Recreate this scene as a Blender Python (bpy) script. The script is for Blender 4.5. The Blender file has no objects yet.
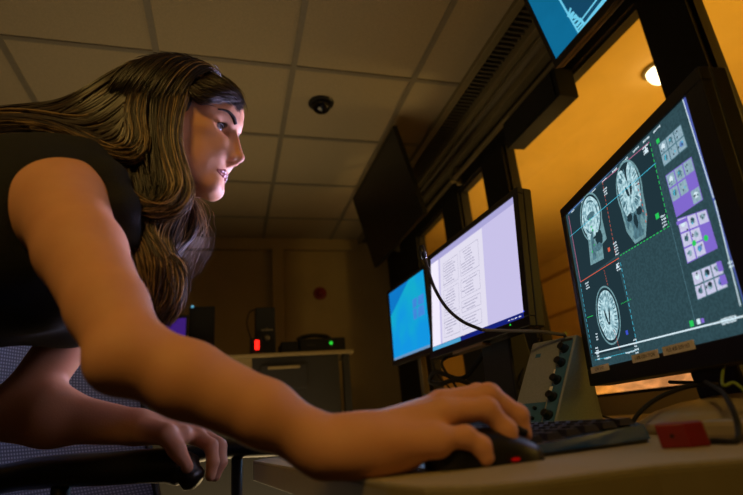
import bpy, math, random
import numpy as np
from mathutils import Vector, Matrix
random.seed(7); RNG = np.random.default_rng(7)
SC = bpy.context.scene; COL = SC.collection
# ------------------------------------------------------------------ camera geometry
f_px = 504.03; CEN = np.array([371.5, 247.5]); CZ = 0.775
AX = np.array([0.96266261, 0.00939314, 0.27054105])
AY = np.array([-0.25750383, 0.34004861, 0.90446599])
AZ = np.array([-0.08350133, -0.94036095, 0.32977085])
CAM = np.array([0, 0, CZ])
def ray(px, py):
    d = np.array([px - CEN[0], py - CEN[1], f_px]); return np.array([d @ AX, d @ AY, d @ AZ])
def onz(px, py, z): r = ray(px, py); return CAM + r * ((z - CZ) / r[2])
def ony(px, py, y): r = ray(px, py); return CAM + r * (y / r[1])
def onx(px, py, x): r = ray(px, py); return CAM + r * (x / r[0])
def dist(px, py, d): r = ray(px, py); return CAM + r * (d / np.linalg.norm(r))
def onplane(px, py, o, n): r = ray(px, py); return CAM + r * (((o - CAM) @ n) / (r @ n))
def proj(p):
    q = np.array(p, float) - CAM; v = q[0] * AX + q[1] * AY + q[2] * AZ
    return CEN + f_px * v[:2] / v[2]
cam = bpy.data.cameras.new('camera'); co = bpy.data.objects.new('camera', cam); COL.objects.link(co)
cam.lens = 36 * f_px / 743; cam.sensor_width = 36; cam.clip_start = 0.02
R = np.array([[AX[0], -AX[1], -AX[2]], [AY[0], -AY[1], -AY[2]], [AZ[0], -AZ[1], -AZ[2]]])
M = Matrix(R.tolist()).to_4x4(); M.translation = CAM; co.matrix_world = M; SC.camera = co
cam.dof.use_dof = True; cam.dof.focus_distance = 0.95; cam.dof.aperture_fstop = 3.5
SC.view_settings.view_transform = 'Standard'; SC.view_settings.look = 'None'
SC.view_settings.exposure = 0; SC.view_settings.gamma = 1
# ------------------------------------------------------------------ materials
def lin(c): return tuple((x / 255 / 12.92 if x / 255 <= .04045 else ((x / 255 + .055) / 1.055) ** 2.4) for x in c)
def nodes(name):
    m = bpy.data.materials.new(name); m.use_nodes = True
    return m, m.node_tree.nodes, m.node_tree.links, m.node_tree.nodes['Principled BSDF']
def mat(name, col, rough=.6, metal=0., noise=0., nscale=40., bump=0., bscale=200., sub=0., spec=.5, col2=None, sheen=0.):
    m, N, L, b = nodes(name); c = lin(col)
    b.inputs['Base Color'].default_value = (*c, 1); b.inputs['Roughness'].default_value = rough
    b.inputs['Metallic'].default_value = metal; b.inputs['Specular IOR Level'].default_value = spec
    tc = N.new('ShaderNodeTexCoord')
    nz = N.new('ShaderNodeTexNoise'); nz.inputs['Scale'].default_value = nscale; nz.inputs['Detail'].default_value = 4
    L.new(tc.outputs['Object'], nz.inputs['Vector'])
    if noise or col2:
        mx = N.new('ShaderNodeMix'); mx.data_type = 'RGBA'
        c2 = lin(col2) if col2 else tuple(min(1, x * (1 + noise)) for x in c); c1 = c if col2 else tuple(x * (1 - noise) for x in c)
        mx.inputs[6].default_value = (*c1, 1); mx.inputs[7].default_value = (*c2, 1)
        rp = N.new('ShaderNodeMapRange'); rp.inputs[1].default_value = .35; rp.inputs[2].default_value = .65
        L.new(nz.outputs['Fac'], rp.inputs[0]); L.new(rp.outputs[0], mx.inputs[0]); L.new(mx.outputs[2], b.inputs['Base Color'])
    else:
        rr = N.new('ShaderNodeMapRange'); rr.inputs[3].default_value = max(0, rough - .06); rr.inputs[4].default_value = min(1, rough + .06)
        L.new(nz.outputs['Fac'], rr.inputs[0]); L.new(rr.outputs[0], b.inputs['Roughness'])
    if bump:
        n2 = N.new('ShaderNodeTexNoise'); n2.inputs['Scale'].default_value = bscale; L.new(tc.outputs['Object'], n2.inputs['Vector'])
        bp = N.new('ShaderNodeBump'); bp.inputs['Strength'].default_value = bump; bp.inputs['Distance'].default_value = .002
        L.new(n2.outputs['Fac'], bp.inputs['Height']); L.new(bp.outputs[0], b.inputs['Normal'])
    if sub:
        b.inputs['Subsurface Weight'].default_value = sub; b.inputs['Subsurface Radius'].default_value = (.012, .004, .002); b.inputs['Subsurface Scale'].default_value = 1.
    if sheen: b.inputs['Sheen Weight'].default_value = sheen
    return m
def emat(name, col, s=1., noise=0., nscale=60., col2=None):
    m, N, L, b = nodes(name); N.remove(b)
    e = N.new('ShaderNodeEmission'); e.inputs[0].default_value = (*lin(col), 1); e.inputs[1].default_value = s
    if noise or col2:
        tc = N.new('ShaderNodeTexCoord'); nz = N.new('ShaderNodeTexNoise'); nz.inputs['Scale'].default_value = nscale; nz.inputs['Detail'].default_value = 3
        L.new(tc.outputs['Object'], nz.inputs['Vector'])
        mx = N.new('ShaderNodeMix'); mx.data_type = 'RGBA'; c = lin(col)
        mx.inputs[6].default_value = (*c, 1); mx.inputs[7].default_value = (*(lin(col2) if col2 else tuple(x * (1 - noise) for x in c)), 1)
        rp = N.new('ShaderNodeMapRange'); rp.inputs[1].default_value = .4; rp.inputs[2].default_value = .6
        L.new(nz.outputs['Fac'], rp.inputs[0]); L.new(rp.outputs[0], mx.inputs[0]); L.new(mx.outputs[2], e.inputs[0])
    L.new(e.outputs[0], N['Material Output'].inputs[0]); return m
BLACK = mat('black_plastic', (8, 8, 8), .45, noise=.2)
BLACKM = mat('matt_black', (5, 5, 5), .8, noise=.2)
BEZEL = mat('bezel_black', (7, 7, 8), .4, noise=.2, bump=.1)
DKBROWN = mat('dark_frame', (6, 5, 3), .6, noise=.2)
GLOSS = mat('gloss_black', (8, 8, 9), .08)
# ------------------------------------------------------------------ mesh builder
class MB:
    def __init__(s, M=None): s.v = []; s.f = []; s.m = []; s.M = M; s.mi = 0
    def add(s, vs, fs, mi=None):
        o = len(s.v)
        if s.M is not None:
            A, t = s.M; vs = [A @ np.array(v, float) + t for v in vs]
        s.v += [tuple(float(c) for c in v) for v in vs]
        s.f += [tuple(int(i) + o for i in f) for f in fs]; s.m += [s.mi if mi is None else mi] * len(fs); return s
    def box(s, lo, hi, mi=None):
        (a, b, c), (d, e, g) = lo, hi
        return s.add([(a, b, c), (d, b, c), (d, e, c), (a, e, c), (a, b, g), (d, b, g), (d, e, g), (a, e, g)],
                     [(0, 3, 2, 1), (4, 5, 6, 7), (0, 1, 5, 4), (1, 2, 6, 5), (2, 3, 7, 6), (3, 0, 4, 7)], mi)
    def cbox(s, c, sz, mi=None): return s.box([c[i] - sz[i] / 2 for i in range(3)], [c[i] + sz[i] / 2 for i in range(3)], mi)
    def hexa(s, bot, top, mi=None):
        n = len(bot); fs = [tuple(reversed(range(n))), tuple(range(n, 2 * n))] + [(i, (i + 1) % n, n + (i + 1) % n, n + i) for i in range(n)]
        return s.add(list(bot) + list(top), fs, mi)
    def tube(s, pts, r, n=10, mi=None, cap=True, flat=1.):
        P = [np.array(p, float) for p in pts]; k = len(P)
        rs = r if hasattr(r, '__len__') else [r] * k
        up = None; vs = []
        for i in range(k):
            t = P[min(i + 1, k - 1)] - P[max(i - 1, 0)]; t = t / (np.linalg.norm(t) + 1e-9)
            if up is None:
                a = np.array([0, 0, 1.]) if abs(t[2]) < .9 else np.array([1., 0, 0]); up = a
            up = up - t * (up @ t); up /= np.linalg.norm(up) + 1e-9; sd = np.cross(t, up)
            for j in range(n):
                a = 2 * math.pi * j / n; vs.append(P[i] + rs[i] * (math.cos(a) * up * flat + math.sin(a) * sd))
        fs = [(i * n + j, i * n + (j + 1) % n, (i + 1) * n + (j + 1) % n, (i + 1) * n + j) for i in range(k - 1) for j in range(n)]
        if cap: fs += [tuple(range(n - 1, -1, -1)), tuple((k - 1) * n + j for j in range(n))]
        return s.add(vs, fs, mi)
    def lathe(s, c, prof, axis=(0, 0, 1), n=28, mi=None):
        ax = np.array(axis, float); ax /= np.linalg.norm(ax); a = np.array([1., 0, 0]) if abs(ax[0]) < .9 else np.array([0, 1., 0])
        u = np.cross(ax, a); u /= np.linalg.norm(u); w = np.cross(ax, u); c = np.array(c, float); vs = []
        for (r, h) in prof:
            for j in range(n):
                t = 2 * math.pi * j / n; vs.append(c + ax * h + max(r, 1e-5) * (math.cos(t) * u + math.sin(t) * w))
        k = len(prof); fs = [(i * n + j, i * n + (j + 1) % n, (i + 1) * n + (j + 1) % n, (i + 1) * n + j) for i in range(k - 1) for j in range(n)]
        fs += [tuple(range(n - 1, -1, -1)), tuple((k - 1) * n + j for j in range(n))]
        return s.add(vs, fs, mi)
    def ell(s, c, r, n=20, mi=None, half=False):
        vs = []; fs = []; h = n // 2
        for i in range(h + 1):
            ph = math.pi * i / h - math.pi / 2
            if half and ph < 0: ph = 0
            for j in range(n):
                t = 2 * math.pi * j / n; vs.append((c[0] + r[0] * math.cos(ph) * math.cos(t), c[1] + r[1] * math.cos(ph) * math.sin(t), c[2] + r[2] * math.sin(ph)))
        fs = [(i * n + j, i * n + (j + 1) % n, (i + 1) * n + (j + 1) % n, (i + 1) * n + j) for i in range(h) for j in range(n)]
        return s.add(vs, fs, mi)
def link(name, vs, fs, mats, parent=None, loc=None, mi=None, smooth=False, bevel=0., kind=None):
    if parent is not None: off = np.array(parent['_off'])
    else: off = np.array(loc if loc is not None else (0, 0, 0), float)
    me = bpy.data.meshes.new(name)
    V = np.array(vs, float) - off
    me.from_pydata(V.tolist(), [], fs if isinstance(fs, list) else fs.tolist())
    for m in (mats if isinstance(mats, (list, tuple)) else [mats]): me.materials.append(m)
    if mi is not None: me.polygons.foreach_set('material_index', np.array(mi, np.int32))
    if smooth: me.polygons.foreach_set('use_smooth', np.ones(len(me.polygons), bool))
    o = bpy.data.objects.new(name, me); COL.objects.link(o)
    if parent is not None: o.parent = parent
    else: o.location = off
    o['_off'] = off.tolist()
    if bevel:
        b = o.modifiers.new('bevel', 'BEVEL'); b.width = bevel; b.segments = 2; b.limit_method = 'ANGLE'
    if kind: o['kind'] = kind
    return o
def build(mb, name, mats, parent=None, loc=None, smooth=False, bevel=0., kind=None):
    return link(name, mb.v, mb.f, mats, parent, loc, mb.m, smooth, bevel, kind)
def tag(o, label, cat, group=None):
    o['label'] = label; o['category'] = cat
    if group: o['group'] = group
    return o
def thing(name, loc, label, cat, group=None):
    o = bpy.data.objects.new(name, None); COL.objects.link(o); o.location = [float(x) for x in loc]; o.empty_display_size = .05
    o['_off'] = [float(x) for x in loc]; return tag(o, label, cat, group)
def struct(mb, name, mats, **k): return build(mb, name, mats, kind='structure', **k)
def spline(pts, n=8):
    P = [np.array(p, float) for p in pts]; P = [2 * P[0] - P[1]] + P + [2 * P[-1] - P[-2]]; out = []
    for i in range(1, len(P) - 2):
        for j in range(n):
            t = j / n; out.append(.5 * ((2 * P[i]) + (-P[i - 1] + P[i + 1]) * t + (2 * P[i - 1] - 5 * P[i] + 4 * P[i + 1] - P[i + 2]) * t * t + (-P[i - 1] + 3 * P[i] - 3 * P[i + 1] + P[i + 2]) * t ** 3))
    out.append(P[-2]); return out
# ================================================================== ROOM
H = 2.39; YB = 4.26; XL = -2.2; YF = -1.7; XW = 1.42; XG = 1.50
CEIL = mat('ceiling_tile', (150, 138, 112), .95, noise=.10, nscale=180, bump=.5, bscale=260)
BARM = mat('ceiling_grid_metal', (112, 106, 92), .5, noise=.05)
WALLP = mat('wall_paint', (150, 130, 88), .8, noise=.05, nscale=5, bump=.15)
FLOORM = mat('vinyl_floor', (60, 56, 50), .5, noise=.15, nscale=20)
SCANW = mat('scan_room_paint', (205, 180, 120), .8, noise=.04, nscale=4)
struct(MB().box((XL, YF, -.1), (XG, YB, 0)), 'floor', FLOORM)
struct(MB().box((XL, YF, H), (XG, YB, H + .08)), 'ceiling', CEIL)
g = MB()
for k in range(-5, 2): g.box((.268 + .6 * k, YF, H - .006), (.294 + .6 * k, YB, H + .004))
for k in range(-6, 4): g.box((XL, 1.955 + .6 * k - .012, H - .0055), (1.13, 1.955 + .6 * k + .012, H + .004))
struct(g, 'trim_1', BARM)
struct(MB().box((XL, YB, 0), (XG + .1, YB + .1, H)), 'wall_back', WALLP)
struct(MB().box((XL - .1, YF, 0), (XL, YB, H)), 'wall_left', WALLP)
struct(MB().box((XL, YF - .1, 0), (XG, YF, H)), 'wall_front', WALLP)
g = MB().box((XL, YB - .05, 2.285), (1.13, YB, H)); struct(g, 'trim_2', WALLP, bevel=.004)
g = MB().box((.352, YB - .06, 0), (.452, YB, 2.285)); struct(g, 'trim_3', WALLP, bevel=.004)
# window wall
ZT = 2.150; ZS = .80
posts = [(YF, -.9), (-.12, .0), (.95, 1.12), (2.12, 2.36), (2.70, 2.96), (3.5, YB)]
wl = MB(); wl.box((XW, YF, 0), (XG, YB, ZS)); 
struct(wl, 'wall_right', WALLP)
struct(MB().box((XW, YF, ZT), (XG, YB, H)), 'trim_4', DKBROWN)
pm = MB()
for a, b in posts: pm.box((XW, a, ZS), (XG, b, ZT))
struct(pm, 'trim_5', DKBROWN)
GLASS, N, L, b = nodes('window_glass'); N.remove(b)
tr = N.new('ShaderNodeBsdfTransparent'); gl = N.new('ShaderNodeBsdfGlossy'); gl.inputs['Roughness'].default_value = .02
fr = N.new('ShaderNodeFresnel'); geo = N.new('ShaderNodeNewGeometry'); mr = N.new('ShaderNodeMapRange'); mr.inputs[3].default_value = 1.45; mr.inputs[4].default_value = 1 / 1.45; L.new(geo.outputs['Backfacing'], mr.inputs[0]); L.new(mr.outputs[0], fr.inputs[0]); mxs = N.new('ShaderNodeMixShader')
L.new(fr.outputs[0], mxs.inputs[0]); L.new(tr.outputs[0], mxs.inputs[1]); L.new(gl.outputs[0], mxs.inputs[2]); L.new(mxs.outputs[0], N['Material Output'].inputs[0])
for i in range(len(posts) - 1):
    y0, y1 = posts[i][1], posts[i + 1][0]
    fm = MB(); t = .012
    fm.box((1.44, y0, ZS), (1.48, y0 + t, ZT)); fm.box((1.44, y1 - t, ZS), (1.48, y1, ZT)); fm.box((1.44, y0 + t, ZS), (1.48, y1 - t, ZS + t)); fm.box((1.44, y0 + t, ZT - t), (1.48, y1 - t, ZT))
    w = struct(fm, f'window_{i+1}', DKBROWN, loc=(1.46, (y0 + y1) / 2, ZS))
    build(MB().box((1.457, y0 + t, ZS + t), (1.463, y1 - t, ZT - t)), 'pane', GLASS, parent=w)
# service strip where ceiling meets the window wall
LT = mat('painted_trim', (112, 102, 72), .6, noise=.05)
g = MB().box((1.13, YF, H - .03), (1.17, YB, H)); struct(g, 'trim_6', LT, bevel=.004)
g = MB().box((1.275, YF, H - .05), (1.31, YB, H)); g.box((1.33, YF, H - .045), (1.345, YB, H - .03)); g.box((1.365, YF, H - .10), (1.42, YB, H - .06)); struct(g, 'trim_7', LT, bevel=.003)
gr = MB(); y = YF
while y < YB: gr.box((1.18, y, H - .022), (1.265, y + .012, H - .004)); y += .03
struct(gr, 'trim_8', mat('grille_slat', (72, 66, 50), .7))
pp = thing('conduit_pipe', (1.37, 1.5, 2.21), 'thin painted conduit pipe running below the ceiling along the window wall', 'pipe')
build(MB().tube([(1.37, YF, 2.20), (1.37, YB, 2.20)], .016, 12), 'pipe_run', LT, parent=pp, smooth=True)
for yy in (.6, 2.62, 3.9):
    build(MB().box((1.345, yy - .012, 2.175), (1.395, yy + .012, 2.225)).box((1.385, yy - .012, 2.16), (1.42, yy + .012, 2.28)), 'pipe_clip', LT, parent=pp, bevel=.003)
# scan room beyond the glass
SX = 4.4; SZ = 2.75; SY0 = -2.6; SY1 = 6.3
struct(MB().box((XG, SY0, -.1), (SX, SY1, 0)), 'floor_scan_room', FLOORM)
struct(MB().box((XG, SY0, SZ), (SX, SY1, SZ + .1)), 'ceiling_scan_room', SCANW)
struct(MB().box((SX, SY0, 0), (SX + .1, SY1, SZ)), 'wall_scan_room_far', SCANW)
struct(MB().box((XG, SY1, 0), (SX, SY1 + .1, SZ)), 'wall_scan_room_back', SCANW)
struct(MB().box((XG, SY0 - .1, 0), (SX, SY0, SZ)), 'wall_scan_room_front', SCANW)
struct(MB().box((SX - .03, SY0, 2.50), (SX, SY1, 2.54)).box((SX - .03, SY0, 1.98), (SX, SY1, 2.01)), 'trim_9', mat('rail_wood', (150, 120, 60), .6, noise=.1))
struct(MB().box((XG - .001, YB, 0), (XG, SY1, SZ)).box((XG - .001, SY0, 0), (XG, YF, SZ)).box((XG, YF, H), (XG + .02, YB, SZ)), 'wall_scan_room_near', SCANW)
# lamp in scan room
lp = onz(662, 75, SZ - .05)
lt = thing('ceiling_lamp', (lp[0], lp[1], SZ), 'glowing white dome lamp on the orange ceiling beyond the window', 'lamp')
build(MB().lathe((lp[0], lp[1], SZ), [(0, -.02), (.10, -.02), (.11, -.01), (.11, 0), (0, 0)]), 'lamp_rim', LT, parent=lt, smooth=True)
build(MB().ell((lp[0], lp[1], SZ - .02), (.085, .085, .085), 24), 'lamp_globe', emat('lamp_glow', (255, 225, 170), 6), parent=lt, smooth=True)
# ================================================================== DESK
DESKM = mat('desk_laminate', (160, 148, 122), .55, noise=.05, nscale=200); EDGEM = mat('desk_edge_band', (118, 106, 74), .5, noise=.04)
DZ = .73
dk = thing('control_desk', (.8, 1.2, 0), 'long pale laminate control desk under the woman\'s right hand and the lit monitors', 'desk')
pts = [(.205, .335), (.165, .345), (.135, .375), (.122, .42), (.112, .50), (.085, .72), (.045, 1.03), (.06, 1.07), (.12, 1.10), (.40, 1.12), (.44, 1.16), (.45, 2.5), (1.40, 2.5), (1.40, .02), (.80, .10), (.45, .27), (.30, .332)]
def slab(P, z0, z1): return MB().hexa([(x, y, z0) for x, y in P], [(x, y, z1) for x, y in P])
def inset(P, d):
    c = np.mean(P, 0); return [tuple(np.array(p) + (c - np.array(p)) / np.linalg.norm(c - np.array(p)) * d) for p in P]
build(slab(pts, DZ - .003, DZ), 'desk_top', DESKM, parent=dk)
build(slab(pts, DZ - .034, DZ - .003), 'edge_band', EDGEM, parent=dk, bevel=.002)
for yy in (.45, 2.42):
    build(MB().box((.62, yy, .03), (1.3, yy + .04, DZ - .034)).box((.5, yy - .01, 0), (1.34, yy + .05, .03)), 'leg', BLACKM, parent=dk, bevel=.003)
build(MB().box((1.22, .5, .25), (1.24, 2.4, DZ - .034)), 'modesty_panel', BLACKM, parent=dk)
# ================================================================== MONITORS
class Scr:
    def __init__(s, pos, yaw, tilt, w, h):
        s.pos = np.array(pos, float); y, t = math.radians(yaw), math.radians(tilt)
        s.r = np.array([math.sin(y), -math.cos(y), 0]); n0 = np.array([-math.cos(y), -math.sin(y), 0])
        s.up = np.array([0, 0, 1.]) * math.cos(t) - n0 * math.sin(t); s.n = np.cross(s.r, s.up); s.w = w; s.h = h
        if s.n @ n0 < 0: s.n = -s.n
        s.A = np.array([s.r, s.up, s.n]).T
    def mb(s): return MB((s.A, s.pos))
    def uv(s, px, py):
        p = onplane(px, py, s.pos, s.n) - s.pos; return np.array([p @ s.r, p @ s.up])
    def clip(s, poly):
        P = list(poly)
        for ax, lim, sg in ((0, s.w / 2, 1), (0, -s.w / 2, -1), (1, s.h / 2, 1), (1, -s.h / 2, -1)):
            o = []
            for i in range(len(P)):
                a, b = P[i - 1], P[i]; ia = sg * a[ax] <= sg * lim; ib = sg * b[ax] <= sg * lim
                if ia != ib:
                    t = (lim - a[ax]) / (b[ax] - a[ax]); o.append(a + t * (b - a))
                if ib: o.append(b)
            P = o
            if not P: return []
        return P
class Layer:
    """flat emissive picture on a screen, drawn with small polygons"""
    def __init__(s, scr, mats): s.s = scr; s.g = scr.mb(); s.z = .0006; s.mats = mats; s.step = 6e-6; s.xf = None
        
    def poly(s, px, mi, uv=False):
        P = [np.array(p) if uv else s.s.uv(*p) for p in px]
        if s.xf and uv: P = [s.xf[0] + (p - s.xf[0]) * s.xf[1] for p in P]
        P = s.s.clip(P); s.z += s.step
        if len(P) > 2: s.g.add([(p[0], p[1], s.z) for p in P], [tuple(range(len(P)))], mi)
    def line(s, a, b, w, mi, dash=0):
        a = s.s.uv(*a); b = s.s.uv(*b); d = b - a; l = np.linalg.norm(d); d /= l; n = np.array([-d[1], d[0]]) * w / 2
        s.z += s.step
        segs = [(0, l)] if not dash else [(t, min(l, t + dash * .6)) for t in np.arange(0, l, dash)]
        for t0, t1 in segs:
            P = s.s.clip([a + d * t0 - n, a + d * t1 - n, a + d * t1 + n, a + d * t0 + n])
            if len(P) > 2: s.g.add([(p[0], p[1], s.z) for p in P], [tuple(range(len(P)))], mi)
    def blob(s, c, rx, ry, mi, rot=0, n=36, wob=0., seed=0):
        rg = np.random.default_rng(seed); ph = rg.random(6) * 6.28; P = []
        for i in range(n):
            t = 2 * math.pi * i / n; k = 1 + wob * sum(math.sin((j + 3) * t + ph[j]) for j in range(6)) / 3
            x, y = rx * k * math.cos(t), ry * k * math.sin(t); P.append((c[0] + x * math.cos(rot) - y * math.sin(rot), c[1] + x * math.sin(rot) + y * math.cos(rot)))
        s.poly(P, mi, uv=True)
    def text(s, c, w, h, mi, seed=0, ang=0.):
        """a run of tiny unreadable glyph bars"""
        rg = np.random.default_rng(seed); x = -w / 2; ca, sa = math.cos(ang), math.sin(ang)
        while x < w / 2:
            ww = rg.uniform(.25, .7) * h; y0 = -h / 2 * rg.uniform(.3, 1); y1 = h / 2 * rg.uniform(.4, 1)
            q = [(x, y0), (x + ww, y0), (x + ww, y1), (x, y1)]; s.poly([(c[0] + a * ca - b * sa, c[1] + a * sa + b * ca) for a, b in q], mi, uv=True); x += ww + h * .2
    def done(s, parent): return build(s.g, 'screen', s.mats, parent=parent)
def monitor(name, S, label, bz=(.016, .016, .016, .02), depth=.045, stand=True, basez=DZ, mats=None, group=None, basem=BLACK, cat='monitor'):
    foot = S.pos - S.n * .09
    root = thing(name, (foot[0], foot[1], basez) if stand else tuple(S.pos), label, cat, group)
    l, r, t, b = bz; w, h = S.w / 2, S.h / 2
    g = S.mb(); F = .004
    g.box((-w - l, h, -.012), (w + r, h + t, F)); g.box((-w - l, -h - b, -.012), (w + r, -h, F)); g.box((-w - l, -h, -.012), (-w, h, F)); g.box((w, -h, -.012), (w + r, h, F))
    build(g, 'bezel', BEZEL, parent=root, bevel=.0015)
    g = S.mb(); g.box((-w - l, -h - b, -depth * .6), (w + r, h + t, -.012)); g.hexa([(-w * .75, -h * .8, -depth * 1.3), (w * .75, -h * .8, -depth * 1.3), (w * .75, h * .8, -depth * 1.3), (-w * .75, h * .8, -depth * 1.3)], [(-w, -h, -depth * .6), (w, -h, -depth * .6), (w, h, -depth * .6), (-w, h, -depth * .6)])
    build(g, 'rear_housing', BEZEL, parent=root, bevel=.003)
    return root
# --- main monitor
SM = Scr((.63, .637, .997), -13.1, 2.8, .412, .318)
root = monitor('mri_monitor', SM, 'large black monitor at right of the desk showing grey brain scans and purple icon panels', bz=(.017, .034, .020, .030), depth=.06)
mm = [emat('scr_bg', (50, 78, 86), 1, noise=.25, nscale=260), emat('scr_top', (90, 130, 190), 1), emat('scr_cyan', (70, 190, 220), 1), emat('scr_white', (215, 235, 245), 1),
      emat('scr_green', (40, 200, 90), 1), emat('scr_red', (215, 95, 70), 1), emat('scr_pink', (205, 110, 150), 1), emat('scr_purple', (128, 104, 205), 1), emat('scr_icon', (150, 180, 195), 1, noise=.2, nscale=300),
      emat('scr_brain', (196, 230, 238), 1, nscale=150, col2=(126, 168, 180)), emat('scr_skull', (120, 162, 170), 1, noise=.3, nscale=200), emat('scr_dark', (32, 52, 60), 1), emat('scr_blue', (60, 80, 200), 1), emat('scr_iconp', (205, 205, 235), 1, noise=.12, nscale=300), emat('scr_mid', (85, 125, 138), 1, noise=.3, nscale=160), emat('scr_glow', (78, 92, 170), 1)]
BG, TOP, CY, WH, GR, RD, PK, PU, IC, BR, SK, DK, BL, IP, MI, GLW = range(16)
S = SM; L_ = Layer(S, mm); w, h = S.w / 2, S.h / 2
L_.poly([(-w, -h), (w, -h), (w, h), (-w, h)], BG, uv=True)
L_.line((568.5, 213), (684, 95), .006, TOP); L_.line((684, 93), (752, 318), .010, GLW); L_.line((683, 99), (714, 198), .0016, WH); L_.line((715, 200), (741, 306), .0016, WH)
for k in range(9): L_.text(S.uv(573 + k * 10.5, 211 - k * 10.2), .016, .004, WH, seed=k)
# panels
L_.poly([(569, 216), (603, 182.5), (616.5, 256), (581, 282)], DK); L_.poly([(603, 182.5), (650.6, 143), (670, 226), (617, 256)], DK); L_.poly([(581, 282), (617, 258), (638, 346), (592, 357)], DK)
L_.line((569, 216), (581, 282), .0014, PK); L_.line((581, 282), (619.5, 258), .0014, RD); L_.line((603, 182.5), (616.5, 256), .0012, RD, dash=.008)
L_.line((650.6, 143), (670, 226), .0014, GR, dash=.009); L_.line((670, 226), (620, 256), .0014, GR, dash=.009); L_.line((603, 182), (650, 142), .001, PK)
L_.line((621, 262.6), (638, 346), .0014, CY, dash=.010); L_.line((581, 284), (593, 356), .0014, CY, dash=.010)
L_.line((595.5, 353), (749, 315), .0022, WH); L_.line((596, 360), (638, 350), .0012, CY, dash=.006)
L_.line((670.7, 222), (696.5, 324), .0010, MI)
def pc(c, dx, dy):
    a = S.uv(*c); b = S.uv(c[0] + dx, c[1]); d = S.uv(c[0], c[1] + dy); return a, abs(b[0] - a[0]), abs(d[1] - a[1])
def head(poly_px, kind, seed):
    a, b, c_, d = [S.uv(*p) for p in poly_px]   # left, right, top, bottom of skull
    cx = (a[0] + b[0]) / 2; cy = (c_[1] + d[1]) / 2; rx = abs(b[0] - a[0]) / 2; ry = abs(c_[1] - d[1]) / 2; return cx, cy, rx, ry
# sagittal
c0 = S.uv(592.5, 224); rx, ry = .036, .052
top = c0 + (0, .012); L_.xf = (c0 + (0, -.004), 1.14)
L_.blob(top, .0375, .0415, SK, seed=1); L_.poly([tuple(top + q) for q in [(-.020, -.02), (-.030, -.075), (.016, -.078), (.020, -.055), (.036, -.052), (.034, -.01)]], SK, uv=True)
L_.blob(top, .0345, .0385, DK); L_.blob(top, .0315, .035, BR, wob=.02, seed=2)
L_.blob(top + (-.010, -.026), .013, .010, BR, wob=.05, seed=3); L_.poly([tuple(top + q) for q in [(-.012, -.03), (-.018, -.07), (-.006, -.07), (-.002, -.02)]], MI, uv=True)
L_.blob(top + (.0, .002), .014, .006, MI, wob=.06, seed=4); L_.blob(top + (.014, -.042), .012, .012, DK, wob=.1, seed=5); L_.blob(top + (.006, -.055), .014, .006, MI, wob=.1, seed=6)
for k in range(10): L_.blob(top + RNG.normal(0, 1, 2) * (.006, .02) + (-.004, -.03), .0016, .0022, GR if k % 2 else MI, seed=k)
for k in range(16):
    t = RNG.random() * 6.28; L_.blob(top + (.024 * math.cos(t), .027 * math.sin(t)), .0016, .0055, MI, rot=t, wob=.2, seed=k)
# coronal
c1 = S.uv(631.5, 198)
L_.xf = (c1 - (0, .004), 1.12); L_.blob(c1 + (0, .014), .0335, .045, SK); L_.poly([tuple(c1 + q) for q in [(-.031, 0), (-.028, -.042), (-.014, -.066), (.014, -.066), (.028, -.040), (.031, 0)]], SK, uv=True)
L_.blob(c1 + (0, .014), .0300, .0415, DK); L_.poly([tuple(c1 + q) for q in [(-.027, 0), (-.024, -.038), (-.011, -.061), (.011, -.061), (.024, -.036), (.027, 0)]], MI, uv=True)
L_.blob(c1 + (-.0135, .014), .0138, .037, BR, wob=.03, seed=11); L_.blob(c1 + (.0135, .014), .0138, .037, BR, wob=.03, seed=12)
L_.blob(c1 + (-.005, .012), .003, .009, DK, rot=.3); L_.blob(c1 + (.005, .012), .003, .009, DK, rot=-.3); L_.blob(c1 + (0, -.012), .010, .011, BR, wob=.05, seed=13); L_.blob(c1 + (0, -.036), .005, .011, DK, wob=.12, seed=14)
for sgn in (-1, 1): L_.blob(c1 + (sgn * .013, -.026), .007, .006, DK, wob=.1, seed=15); L_.blob(c1 + (sgn * .015, -.044), .005, .010, SK, wob=.1, seed=16)
for k in range(26):
    t = RNG.random() * 6.28; L_.blob(c1 + (.023 * math.cos(t), .014 + .029 * math.sin(t)), .0012, .0055, MI, rot=t - 1.57, wob=.2, seed=k + 30)
for k in range(8): L_.blob(c1 + (.021 + RNG.random() * .006, .01 - k * .008), .0008, .002, RD)
# axial
c2 = S.uv(608.5, 315)
L_.xf = (c2, 1.24); L_.blob(c2, .0335, .0425, SK); L_.blob(c2, .0312, .0400, DK); L_.blob(c2, .0275, .036, BR, wob=.02, seed=21)
L_.line((606.5, 292), (609.5, 302), .0008, DK); L_.blob(c2 + (-.005, -.001), .0022, .011, DK, rot=.25); L_.blob(c2 + (.005, -.001), .0022, .011, DK, rot=-.25); L_.blob(c2 + (0, -.012), .003, .002, DK)
for k in range(34):
    t = k / 34 * 6.28; rr = .8 + .06 * RNG.random(); L_.blob(c2 + (.0265 * rr * math.cos(t), .035 * rr * math.sin(t)), .0009, .0042, MI, rot=math.atan2(.0265 * math.sin(t), .035 * math.cos(t)) - 1.57 + t * 0, wob=.15, seed=k)
L_.xf = None
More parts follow.
